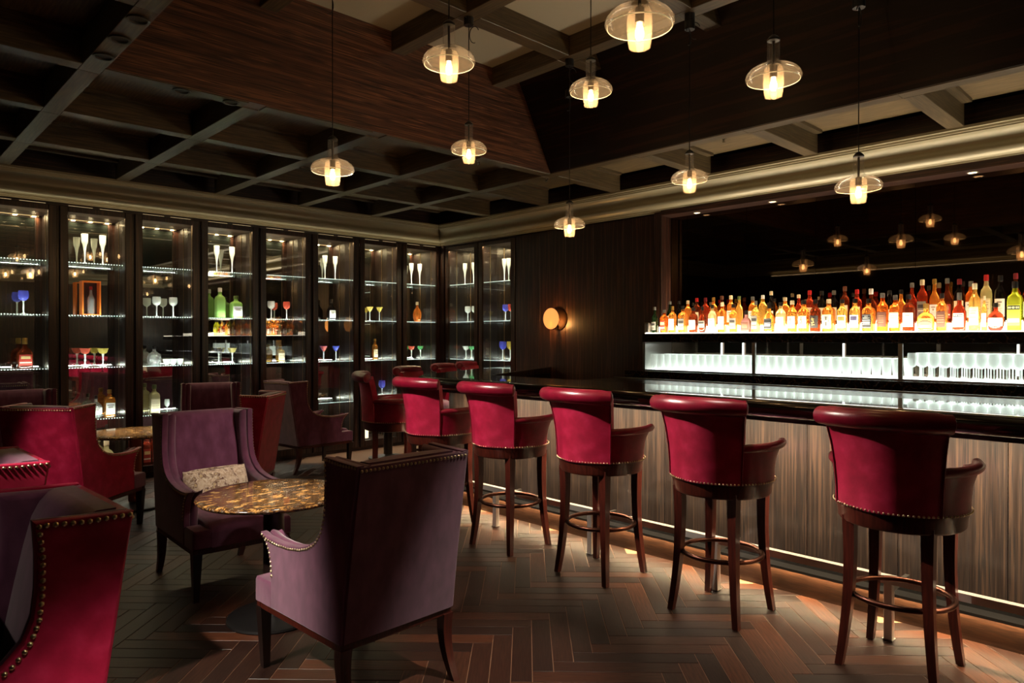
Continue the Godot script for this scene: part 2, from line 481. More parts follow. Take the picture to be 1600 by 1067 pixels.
# ---------------------------------------------------------------- room shell
func shell() -> void:
	var w := setting("wall_left", "dark wood panelled wall beside the viewer")
	pbox(w, "panelling", Vector3(LX - 0.15, 0, CZ - 0.5), Vector3(LX, 3.9, FZ + 0.15), M.wood_upright)
	w = setting("wall_front", "dark wood panelled wall behind the viewer")
	pbox(w, "panelling", Vector3(LX - 0.15, 0, FZ), Vector3(WX + 0.6, 3.9, FZ + 0.15), M.wood_upright)
	w = setting("wall_back", "wall behind the lit glass cabinets")
	pbox(w, "panelling", Vector3(LX - 0.15, 0, CZ - 0.55), Vector3(WX + 0.6, 3.9, CZ - 0.4), M.black)
	pbox(w, "panelling", Vector3(LX, 0, CZ - 0.4), Vector3(0.83, 2.7, CZ), M.wood_upright)
	pbox(w, "cornice_backing", Vector3(LX, 2.68, CZ - 0.4), Vector3(WX + 0.4, 3.1, CZ), M.wood_along_x)
	w = setting("wall_right", "dark wood panelled bar wall with a mirror niche")
	pbox(w, "backing", Vector3(WX + 0.4, 0, CZ - 0.55), Vector3(WX + 0.6, 3.9, FZ + 0.15), M.black)
	for k in 5:     # upright veneer leaves between the corner cabinet and the mirror niche
		var z0 := -6.13 + 0.406 * k
		pbox(w, "veneer_panel", Vector3(WX, 0, z0 + 0.001), Vector3(WX + 0.4, 2.69, z0 + 0.405), M.wood_upright, 0.002)
	pbox(w, "cornice_backing", Vector3(WX, 2.64, CZ), Vector3(WX + 0.4, 3.1, FZ), M.wood_along_z)
	# casing of the mirror niche
	pbox(w, "niche_casing", Vector3(WX - 0.03, 1.4, -4.1), Vector3(WX + 0.02, 2.66, -4.01), M.wood_upright, 0.004)
	pbox(w, "niche_reveal", Vector3(WX, 0, -4.1), Vector3(WX + 0.15, 2.64, -4.02), M.wood_upright)
	pbox(w, "niche_soffit", Vector3(WX - 0.03, 2.62, -4.02), Vector3(WX + 0.17, 2.7, FZ), M.wood_along_z)
	pbox(w, "niche_back", Vector3(WX + 0.19, 0, -4.1), Vector3(WX + 0.4, 2.64, FZ), M.black)
	var seams := [-4.02, -3.835, -3.2, -2.559, -1.778, -1.0, -0.2, 0.6, 1.8, 3.0]
	for k in seams.size() - 1:
		pbox(w, "mirror_panel", Vector3(WX + 0.155, 1.2, seams[k] + 0.0015), Vector3(WX + 0.185, 2.62, seams[k + 1] - 0.0015), M.dark_mirror)
	# downlights in the niche soffit
	for z in [-3.671, -2.907, -2.161, -1.376, -0.6]:
		var d := thing("niche_downlight", "bright round downlight in the wooden soffit above the bottles", "downlight", Vector3(WX + 0.07, 2.62, z), 0, "soffit downlights over the back bar")
		var r := MB.new()
		r.lathe([[0.03, 0.0], [0.042, 0.0], [0.044, -0.004], [0.034, -0.006], [0.03, 0.0]], 20)
		part(d, "trim_ring", r.mesh(), M.steel)
		r = MB.new()
		r.lathe([[0.0, -0.003], [0.031, -0.003], [0.031, 0.0], [0.0, 0.0]], 16)
		part(d, "lamp", r.mesh(), M.led_warm)
		spot("spot", Vector3(WX + 0.05, 2.606, z), Vector3(WX - 0.12, 1.45, z), 1.6, 34, 0.6, Color(1, 0.86, 0.68), 0.03, d)
	# cornice round the room: one mesh per wall, mitred
	var prof := [[0.0, 2.655], [0.02, 2.655], [0.022, 2.672], [0.034, 2.676], [0.036, 2.688], [0.058, 2.694], [0.078, 2.706], [0.09, 2.724], [0.092, 2.742], [0.086, 2.76], [0.076, 2.774], [0.072, 2.79], [0.078, 2.812], [0.094, 2.834], [0.118, 2.85], [0.146, 2.857], [0.162, 2.858], [0.163, 2.868], [0.174, 2.87], [0.176, 2.884], [0.2, 2.886], [0.2, 2.905], [0.0, 2.905]]
	var cs := [Vector2(LX, CZ), Vector2(WX, CZ), Vector2(WX, FZ), Vector2(LX, FZ)]
	for k in 4:
		var a: Vector2 = cs[k]
		var b: Vector2 = cs[(k + 1) % 4]
		var d := (b - a).normalized()
		var inw := Vector2(-d.y, d.x)
		var m := MB.new()
		var rings := []
		for e in 2:
			var r := PackedVector3Array()
			for q in prof:
				var p: Vector2 = (a + d * q[0] if e == 0 else b - d * q[0]) + inw * q[0]
				r.append(Vector3(p.x, q[1], p.y))
			rings.append(r)
		m.loft(rings)
		var c := setting("trim_%d" % (k + 1), "satin olive cornice moulding")
		part(c, "cornice_moulding", m.mesh(32), M.crown)
	# light slots between the cabinet doors and the cornice
	var l := setting("trim_5", "thin lit slots above the cabinet doors")
	area("slot_light", Vector3(3.39, 2.632, CZ + 0.05), Vector3(0, 1, 0.25), 5.1, 0.01, 0.1, Color(1, 0.93, 0.75), Vector3.BACK, l)
	area("slot_light", Vector3(LX + 0.05, 2.632, -2.5), Vector3(0.25, 1, 0), 0.01, 8.0, 0.35, Color(1, 0.93, 0.75), Vector3.BACK, l)
	for k in 8:
		for h in 2:
			var x0 := 0.83 + 0.64 * k + 0.08 + 0.26 * h
			pbox(l, "led_slot", Vector3(x0, 2.636, CZ + 0.001), Vector3(x0 + 0.2, 2.638, CZ + 0.004), M.slot_led)

func ceiling() -> void:
	var c := setting("ceiling", "dark coffered wooden ceiling with a raised centre recess")
	pbox(c, "slab", Vector3(LX - 0.15, 3.9, CZ - 0.55), Vector3(WX + 0.6, 4.0, FZ + 0.15), M.black)
	var xs := [LX + 0.2, -0.85, 0.1, 1.02, 1.95, 2.875, 3.8, 4.76, WX - 0.2]
	var zs := [CZ + 0.2, -6.43, -5.45, -4.45, -3.42, -2.45, -1.42, -0.4, 0.6, 1.6, FZ - 0.2]
	var bw := 0.055
	var inside := func(x: float, z: float) -> bool: return x > 1.05 and x < 4.72 and z > -4.4 and z < 1.56
	for i in xs.size() - 1:
		for j in zs.size() - 1:
			if inside.call((xs[i] + xs[i + 1]) / 2, (zs[j] + zs[j + 1]) / 2): continue
			pbox(c, "coffer_panel", Vector3(xs[i], 3.07, zs[j]), Vector3(xs[i + 1], 3.1, zs[j + 1]), M.coffer_wood)
			for s in 2:       # raised border of the panel
				pbox(c, "coffer_border", Vector3(xs[i] + bw, 3.045, (zs[j] + bw) if s == 0 else zs[j + 1] - bw - 0.06), Vector3(xs[i + 1] - bw, 3.071, (zs[j] + bw + 0.06) if s == 0 else zs[j + 1] - bw), M.beam_x)
	for j in range(1, zs.size() - 1):      # beams along x, one piece between crossings
		for i in xs.size() - 1:
			if inside.call((xs[i] + xs[i + 1]) / 2, zs[j]) and j != 3 : continue
			pbox(c, "beam", Vector3(xs[i] + (bw if i > 0 else 0.0), 2.9, zs[j] - bw), Vector3(xs[i + 1] - (bw if i < xs.size() - 2 else 0.0), 3.08, zs[j] + bw), M.beam_x, 0.003)
	for i in range(1, xs.size() - 1):
		for j in zs.size() - 1:
			if inside.call(xs[i], (zs[j] + zs[j + 1]) / 2): continue
			pbox(c, "beam", Vector3(xs[i] - bw, 2.9, zs[j] - (bw if j > 0 else 0.0)), Vector3(xs[i] + bw, 3.08, zs[j + 1] - bw), M.beam_z, 0.003)
	# sides of the recess
	pbox(c, "recess_side", Vector3(1.0, 2.906, -4.5), Vector3(4.72, 3.9, -4.385), M.recess_wood)
	pbox(c, "recess_side", Vector3(0.97, 2.906, -4.4), Vector3(1.082, 3.9, 1.6), M.recess_wood)
	pbox(c, "recess_side", Vector3(1.0, 2.93, 1.6), Vector3(4.9, 3.9, 1.7), M.recess_wood)
	var m := MB.new()
	m.prism(PackedVector2Array([Vector2(4.698, 2.906), Vector2(4.8, 2.906), Vector2(4.8, 3.9), Vector2(4.14, 3.9), Vector2(4.36, 3.53)]), -4.45, 1.65, 0.0, func(p: Vector2, d: float) -> Vector3: return Vector3(p.x, p.y, d))
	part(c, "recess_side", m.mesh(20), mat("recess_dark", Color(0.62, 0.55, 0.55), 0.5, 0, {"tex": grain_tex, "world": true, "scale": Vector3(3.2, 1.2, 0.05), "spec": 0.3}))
	# upper ceiling of the recess
	var ux := [1.07, 2.02, 3.03, 4.04, 4.5]
	var uz := [-4.4, -3.58, -2.53, -1.47, -0.4, 0.6, 1.6]
	for i in 4:
		for j in 6:
			pbox(c, "plaster_panel", Vector3(ux[i], 3.68, uz[j]), Vector3(ux[i + 1], 3.72, uz[j + 1]), M.plaster)
	for j in range(1, 6):
		for i in 4:
			pbox(c, "upper_beam", Vector3(ux[i] + (0.06 if i > 0 else 0.0), 3.53, uz[j] - 0.06), Vector3(ux[i + 1] - (0.06 if i < 3 else 0.0), 3.69, uz[j] + 0.06), M.beam_x, 0.003)
	for i in range(1, 4):
		for j in 6:
			pbox(c, "upper_beam", Vector3(ux[i] - 0.06, 3.53, uz[j] - (0.06 if j > 0 else 0.0)), Vector3(ux[i] + 0.06, 3.69, uz[j + 1] - 0.06), M.beam_z, 0.003)

# ---------------------------------------------------------------- herringbone floor
func floor_planks() -> void:
	var f := setting("floor", "dark walnut herringbone parquet floor")
	pbox(f, "subfloor", Vector3(LX - 0.15, -0.12, CZ - 0.5), Vector3(WX + 0.6, -0.0025, FZ + 0.15), mat("joint", rgb(126, 94, 70), 0.7))
	var w := 0.09
	var ln := 0.54
	var o := Vector2(1.969, -2.059)       # one plank corner, as in the photograph
	var u := Vector2(sqrt(0.5), sqrt(0.5))
	var v := Vector2(sqrt(0.5), -sqrt(0.5))
	var tones := [rgb(50, 31, 24), rgb(60, 37, 28), rgb(74, 46, 33), rgb(42, 26, 21), rgb(56, 36, 28), rgb(90, 55, 37), rgb(46, 30, 25), rgb(36, 23, 20)]
	var tex := noise_tex(51, 0.035, 5, [[0.0, rgb(150, 130, 118)], [0.5, rgb(205, 190, 178)], [1.0, rgb(255, 246, 236)]])
	var mats := []
	for k in 8:
		mats.append(mat("walnut_%d" % k, tones[k], 0.48, 0, {"spec": 0.36, "tex": tex, "scale": Vector3(0.35, 3.0, 5.0), "offset": Vector3(k * 0.37, 0, k * 0.61), "coat": 0.06, "coat_rough": 0.2}))
	var m := MB.new()
	m.box(Vector3(0, -0.01, 0), Vector3(ln - 0.003, 0.02, w - 0.003), 0.0012)
	var pm := m.mesh(10)
	var all := []
	for a in range(-90, 120):
		for b in range(-14, 15):
			for kind in 2:
				var c := Vector2(a * w + b * ln, a * w - b * ln)
				# in plank axes: kind 0 lies along u, kind 1 along v
				c += Vector2(ln / 2, w / 2 - w) if kind == 0 else Vector2(w / 2, ln / 2)
				var p := o + u * c.x + v * c.y
				if p.x < LX + 0.05 or p.x > 3.9 or p.y < CZ - 0.2 or p.y > FZ: continue
				var fw := p.x * 0.6926 - p.y * 0.7213
				var sd := p.x * 0.7213 + p.y * 0.6926
				var seen := fw > 2.2 and absf(sd) < fw * 0.76
				all.append([fw if seen else 100.0 + fw, p, kind, rng.randi() % 8])
	all.sort_custom(func(x, y): return x[0] < y[0])
	var rest := []
	for k in 8: rest.append(MB.new())
	for i in all.size():
		var e: Array = all[i]
		var turn := -PI / 4 if e[2] == 0 else PI / 4
		var x := Transform3D(Basis(Vector3.UP, turn), Vector3(e[1].x, 0, e[1].y))
		if i < 290: part(f, "plank", pm, mats[e[3]], x)
		else: rest[e[3]].join(m, x)
	for k in 8:
		var r := part(f, "parquet", rest[k].mesh(10), M["walnut_far_%d" % k] if M.has("walnut_far_%d" % k) else mat("walnut_far_%d" % k, tones[k], 0.48, 0, {"spec": 0.36, "tex": tex, "world": true, "scale": Vector3(1.6, 3.0, 1.6), "coat": 0.06, "coat_rough": 0.2}))
		r.set_meta("kind", "stuff")

# ---------------------------------------------------------------- glazed cabinets
func cabinet(at_: Vector3, turn: float, w: float, label: String) -> void:
	# local: x across from 0 to w, front at z = 0, back at z = -0.32
	var o := thing("display_cabinet", label, "cabinet", at_, turn, "lit glazed display cabinets")
	var st := 0.077
	var g := 0.012
	pbox(o, "base", Vector3(0, 0, -0.33), Vector3(w, 0.1, -0.02), M.wood_along_x)
	pbox(o, "top", Vector3(0, 2.6, -0.33), Vector3(w, 2.68, -0.03), M.wood_along_x)
	for s in 2:
		var x0 := 0.0 if s == 0 else w - 0.02
		pbox(o, "side", Vector3(x0, 0.1, -0.33), Vector3(x0 + 0.02, 2.6, -0.03), M.ebonised)
		pbox(o, "shelf_standard", Vector3(0.021 if s == 0 else w - 0.024, 0.1, -0.2), Vector3(0.024 if s == 0 else w - 0.021, 2.6, -0.19), M.brass)
	pbox(o, "back_mirror", Vector3(0.02, 0.1, -0.33), Vector3(w - 0.02, 2.6, -0.32), M.cabinet_mirror)
	var d := pbox(o, "door", Vector3(g, 0.04, -0.028), Vector3(st, 2.63, 0.0), M.wood_upright, 0.004)
	var rest := MB.new()
	var dc: Vector3 = d.position
	d.mesh = null
	rest.box(Vector3((g + st) / 2, 1.335, -0.014) - dc, Vector3(st - g, 2.59, 0.028), 0.004)
	rest.box(Vector3(w - (g + st) / 2, 1.335, -0.014) - dc, Vector3(st - g, 2.59, 0.028), 0.004)
	rest.box(Vector3(w / 2, 2.605, -0.014) - dc, Vector3(w - 2 * st, 0.05, 0.028), 0.004)
	rest.box(Vector3(w / 2, 0.08, -0.014) - dc, Vector3(w - 2 * st, 0.08, 0.028), 0.004)
	d.mesh = rest.mesh(20)
	pbox(d, "pane", Vector3(st - 0.005, 0.115, -0.018) - dc, Vector3(w - st + 0.005, 2.585, -0.012) - dc, M.pane)
	for s in 2:
		var xx := st if s == 0 else w - st
		pbox(d, "glazing_bead", Vector3(xx - 0.002, 0.12, -0.026) - dc, Vector3(xx + 0.002, 2.58, -0.002) - dc, M.dark_bronze)
	for y in [0.62, 1.12, 1.62, 2.12]:
		var sh := pbox(o, "glass_shelf", Vector3(0.024, y - 0.01, -0.315), Vector3(w - 0.024, y, -0.05), M.shelf_glass, 0.001)
		var led := MB.new()
		for k in 24:
			led.box(Vector3(-w / 2 + 0.045 + (w - 0.09) * k / 23.0, 0, 0.134), Vector3(0.006, 0.005, 0.002))
		var ls := part(sh, "led_strip", led.mesh(10), M.led_white)
		ls.set_meta("kind", "stuff")
	pbox(o, "led_bar", Vector3(0.05, 2.592, -0.05), Vector3(w - 0.05, 2.6, -0.042), M.slot_led)
	for k in 4:
		area("cabinet_light", o.to_global(Vector3(0.09 + (w - 0.18) * k / 3.0, 2.591, -0.046)), Vector3(0, -1, -0.12), 0.03, 0.012, 0.27, Color(1, 0.9, 0.7), o.global_basis.z, o)
	for y in [0.61, 1.11, 1.61, 2.11]:
		area("shelf_light", o.to_global(Vector3(w / 2, y + 0.012, -0.055)), o.global_basis * Vector3(0, 0.5, -0.85), w - 0.12, 0.004, 0.1, Color(0.94, 1, 0.96), Vector3.UP, o)
	area("base_light", o.to_global(Vector3(w / 2, 0.59, -0.1)), Vector3(0, -1, 0), w - 0.12, 0.03, 0.2, Color(1, 0.95, 0.85), o.global_basis.z, o)

func cabinets() -> void:
	var what := ["leftmost lit cabinet with a blue goblet and whisky bottle", "second lit cabinet from the left, with the orange box", "third lit cabinet from the left, with decanter and cups", "lit cabinet holding the two pale green bottles", "fifth lit cabinet from the left, with a single amber bottle below", "lit cabinet with red and blue cocktail glasses", "seventh lit cabinet from the left, with yellow flared glasses", "lit cabinet at the corner with a round brandy decanter"]
	for k in 8:
		cabinet(Vector3(0.83 + 0.64 * k, 0, CZ), 0, 0.64, what[k])
	for k in 2:
		cabinet(Vector3(WX, 0, -7.52 + 0.69 * k), -PI / 2, 0.69, ["lit cabinet on the bar wall next to the corner", "lit cabinet on the bar wall beside the sconce panel"][k])
	var w: Node3D = get_node("wall_right")
	pbox(w, "corner_post", Vector3(WX - 0.02, 0, CZ - 0.02), Vector3(WX + 0.1, 2.66, -7.52), M.wood_upright)

# ---------------------------------------------------------------- bar counter
func bar_path(steps := 12) -> Array:
	# outer edge of the bar top: [point, outward normal], from beside the viewer round the far corner to the bar wall
	var p := [[Vector2(3.54, 1.6), Vector2(-1, 0)], [Vector2(3.54, -4.62), Vector2(-1, 0)]]
	for k in range(1, steps):
		var a := deg_to_rad(63.1) * k / steps
		var n := Vector2(-cos(a), -sin(a))
		p.append([Vector2(4.24, -4.62) + n * 0.7, n])
	p.append([Vector2(3.924, -5.244), Vector2(-0.452, -0.892)])
	p.append([Vector2(5.94, -6.266), Vector2(-0.452, -0.892)])
	return p

func sweep(path: Array, prof: Array) -> MB:
	var m := MB.new()
	var rings := []
	for q in path:
		var r := PackedVector3Array()
		for s in prof:
			var p: Vector2 = q[0] - q[1] * s[0]
			if p.x > 5.94:     # the return is cut square against the wall
				p -= Vector2(0.892, -0.452) * (p.x - 5.94) / 0.892
			r.append(Vector3(p.x, s[1], p.y))
		rings.append(r)
	m.loft(rings)
	return m

func bar_counter() -> void:
	var b := thing("bar_counter", "long glossy black bar counter with streaked wood front and rounded far corner", "bar counter")
	var path := bar_path(14)
	part(b, "counter_top", sweep(path, [[0.3, 0.977], [0.03, 0.977], [0.012, 0.982], [0.002, 0.994], [0.0, 1.01], [0.0, 1.028], [0.004, 1.045], [0.014, 1.059], [0.03, 1.067], [0.05, 1.07], [0.2, 1.07], [0.65, 1.07], [0.658, 1.067], [0.66, 1.06], [0.66, 1.0], [0.3, 1.0]]).mesh(34), M.black_lacquer)
	pbox(b, "service_top", Vector3(4.205, 1.02, -3.7), Vector3(4.77, 1.062, 1.6), mat("worktop", rgb(14, 11, 10), 0.22), 0.004)
	pbox(b, "service_lip", Vector3(4.755, 1.062, -3.7), Vector3(4.772, 1.07, 1.6), M.steel, 0.001)
	pbox(b, "service_cabinet", Vector3(4.21, 0.0, -3.65), Vector3(4.74, 1.02, 1.6), M.black)
	part(b, "carcass", sweep(path, [[0.3, 0.0], [0.3, 1.0], [0.64, 1.0], [0.64, 0.0]]).mesh(30), M.black)
	part(b, "plinth", sweep(path, [[0.23, 0.0], [0.23, 0.128], [0.235, 0.133], [0.3, 0.133], [0.3, 0.0]]).mesh(30), M.plinth_wood)
	part(b, "shadow_gap", sweep(path, [[0.21, 0.1225], [0.21, 0.137], [0.288, 0.138], [0.288, 0.2], [0.31, 0.2], [0.31, 0.131], [0.212, 0.131], [0.212, 0.1225]]).mesh(30), M.black)
	# upright veneered panels, each a piece of its own
	var z := -4.85
	var edges := []
	for k in 16: edges.append(-1.1884 + 0.4576 * (k - 8))
	edges.append(1.6)
	for k in edges.size() - 1:
		if edges[k] < -4.75: continue
		pbox(b, "front_panel", Vector3(3.82, 0.19, edges[k] + 0.0015), Vector3(3.85, 0.977, edges[k + 1] - 0.0015), M.bar_panel, 0.001)
	for k in 3:
		var arc := []
		if k == 0: arc.append([Vector2(3.54, -4.3907), Vector2(-1, 0)])
		for j in 5:
			var a := deg_to_rad(63.1) * (k + j / 4.0) / 3.0
			var n := Vector2(-cos(a), -sin(a))
			arc.append([Vector2(4.24, -4.62) + n * 0.7, n])
		part(b, "front_panel", sweep(arc, [[0.28, 0.19], [0.28, 0.977], [0.31, 0.977], [0.31, 0.19]]).mesh(30), M.bar_panel)
	for k in 4:
		var e := []
		for j in 2:
			var f := (k + (0.003 if j == 0 else 0.997)) / 4.0
			e.append([Vector2(3.924, -5.244).lerp(Vector2(5.94, -6.266), f), Vector2(-0.452, -0.892)])
		part(b, "front_panel", sweep(e, [[0.28, 0.19], [0.28, 0.977], [0.31, 0.977], [0.31, 0.19]]).mesh(30), M.bar_panel)
	# light strip under the edge of the top
	part(b, "led_strip", sweep(path, [[0.042, 0.9755], [0.042, 0.978], [0.057, 0.978], [0.057, 0.9755]]).mesh(30), M.led_warm)
	for s in [0.036]:     # blackened lip that hides the strip from the room
		part(b, "led_channel", sweep(path, [[s, 0.956], [s, 0.978], [s + 0.002, 0.978], [s + 0.002, 0.956]]).mesh(30), M.black_metal)
	for k in 4:
		area("strip_light", Vector3(3.59, 0.974, -3.8 + 1.6 * k), Vector3(0, -1, 0), 0.012, 1.58, 4.6, Color(1, 0.89, 0.73), Vector3.FORWARD, b)
	area("strip_light", Vector3(4.96, 0.974, -5.70), Vector3(0, -1, 0), 0.012, 2.0, 0.6, Color(1, 0.89, 0.74), Vector3(0.892, 0, -0.452), b)
	# second strip along the top of the plinth, washing the floor
	part(b, "led_strip", sweep(path, [[0.218, 0.127], [0.218, 0.131], [0.23, 0.131], [0.23, 0.127]]).mesh(30), M.slot_led)
	for k in 4:
		area("plinth_light", Vector3(3.757, 0.125, -3.8 + 1.6 * k), Vector3(-0.3, -1, 0), 1.58, 0.006, 0.95, Color(1, 0.88, 0.68), Vector3(1, -0.3, 0), b)
	# square chrome foot rail on posts
	var f := thing("foot_rail", "square chrome foot rail on posts along the bar front", "foot rail")
	part(f, "rail", sweep([[Vector2(3.54, 1.6), Vector2(-1, 0)], [Vector2(3.54, -4.76), Vector2(-1, 0)]], [[0.032, 0.262], [0.032, 0.296], [0.03, 0.298], [0.068, 0.298], [0.07, 0.296], [0.07, 0.262]].map(func(q): return [q[0] - 0.078, q[1]])).mesh(20), M.satin_steel)
	for zz in [-4.73, -3.83, -2.92, -2.02, -1.13, -0.23, 0.67]:
		var ps := pbox(f, "post", Vector3(3.495, 0.003, zz - 0.018), Vector3(3.531, 0.262, zz + 0.018), M.satin_steel, 0.002)
		pbox(ps, "bracket", Vector3(0.016, 0.085, -0.01), Vector3(0.26, 0.11, 0.01), M.steel)
		pbox(ps, "foot_plate", Vector3(-0.022, -0.1295, -0.022), Vector3(0.022, -0.1255, 0.022), M.steel)

# ---------------------------------------------------------------- back bar
func back_bar() -> void:
	var o := thing("back_bar", "black marble back bar with a lit bottle shelf and glazed glass rack", "back bar")
	var z0 := -4.0
	var z1 := 2.0
	pbox(o, "bottle_shelf", Vector3(5.58, 1.362, z0), Vector3(6.1, 1.442, z1), M.black_marble, 0.004)
	pbox(o, "light_panel", Vector3(5.6, 1.442, z0 + 0.02), Vector3(6.1, 1.45, z1), M.light_panel)
	pbox(o, "step", Vector3(5.83, 1.45, z0 + 0.02), Vector3(6.1, 1.51, z1), M.light_panel, 0.002)
	pbox(o, "counter", Vector3(5.46, 1.02, z0 - 0.12), Vector3(6.1, 1.09, z1), M.black_marble, 0.004)
	pbox(o, "rack_light_floor", Vector3(5.6, 1.09, z0 + 0.02), Vector3(6.06, 1.1, z1), M.rack_light)
	pbox(o, "rack_back", Vector3(6.06, 1.09, z0), Vector3(6.1, 1.362, z1), M.dark_mirror)
	pbox(o, "rack_end", Vector3(5.6, 1.09, z0), Vector3(6.1, 1.362, z0 + 0.015), M.steel)
	pbox(o, "cabinet", Vector3(5.5, 0.0, z0 - 0.1), Vector3(6.1, 1.02, z1), M.black)
	pbox(o, "counter_lip", Vector3(5.458, 1.012, z0 - 0.12), Vector3(5.464, 1.022, z1), M.steel)
	# sliding panes with slim metal edges
	var mul := [-3.987, -2.866, -1.728, -0.59, 0.55, 1.69]
	for k in mul.size() - 1:
		var d := pbox(o, "sliding_pane", Vector3(5.592, 1.1, mul[k]), Vector3(5.598, 1.36, mul[k + 1]), M.pane)
		var c: Vector3 = d.position
		pbox(d, "edge_strip", Vector3(5.586, 1.1, mul[k] - 0.012) - c, Vector3(5.604, 1.36, mul[k] + 0.018) - c, M.steel)
	pbox(o, "track", Vector3(5.585, 1.09, z0), Vector3(5.605, 1.101, z1), M.chrome)
	for zz in [-3.42, -3.2, -2.3, -1.1]:
		pbox(o, "led_tube", Vector3(6.04, 1.13, zz - 0.006), Vector3(6.052, 1.355, zz + 0.006), M.rack_light)
	area("shelf_glow", Vector3(6.03, 1.52, -1.9), Vector3(-0.15, 1, 0), 0.1, 4.0, 2.5, Color(1, 0.95, 0.84), Vector3.FORWARD, o)
	area("shelf_glow", Vector3(5.606, 1.453, -1.9), Vector3(0, 1, 0), 0.03, 4.0, 3.2, Color(1, 0.95, 0.84), Vector3.FORWARD, o)
	area("rack_glow", Vector3(5.8, 1.352, -1.9), Vector3(0, -1, 0), 0.3, 4.0, 1.2, Color(0.97, 1, 0.98), Vector3.FORWARD, o)
	var s := thing("ice_canister", "small brushed steel canister at the left end of the bottle shelf", "canister", Vector3(5.64, 1.4505, -3.972))
	var m := MB.new()
	m.box(Vector3(0, 0.045, 0), Vector3(0.06, 0.09, 0.05), 0.006)
	part(s, "body", m.mesh(20), M.steel)
	m = MB.new()
	m.box(Vector3(0, 0.0935, 0), Vector3(0.064, 0.007, 0.054), 0.003)
	part(s, "rim", m.mesh(20), M.chrome)

# ---------------------------------------------------------------- bar stools
func dome_nail() -> MB:
	var m := MB.new()
	m.lathe([[1.0, 0.0], [0.8, 0.45], [0.42, 0.75], [0.0, 0.85]], 6)
	return m

func nail_line(out: MB, pts: Array, nrm: Array, r: float) -> void:
	var n := dome_nail()
	for i in pts.size():
		var y: Vector3 = nrm[i].normalized()
		var x := y.cross(Vector3(0.31, 0.9, 0.2)).normalized()
		out.join(n, Transform3D(Basis(x * r, y * r, x.cross(y) * r), pts[i]))

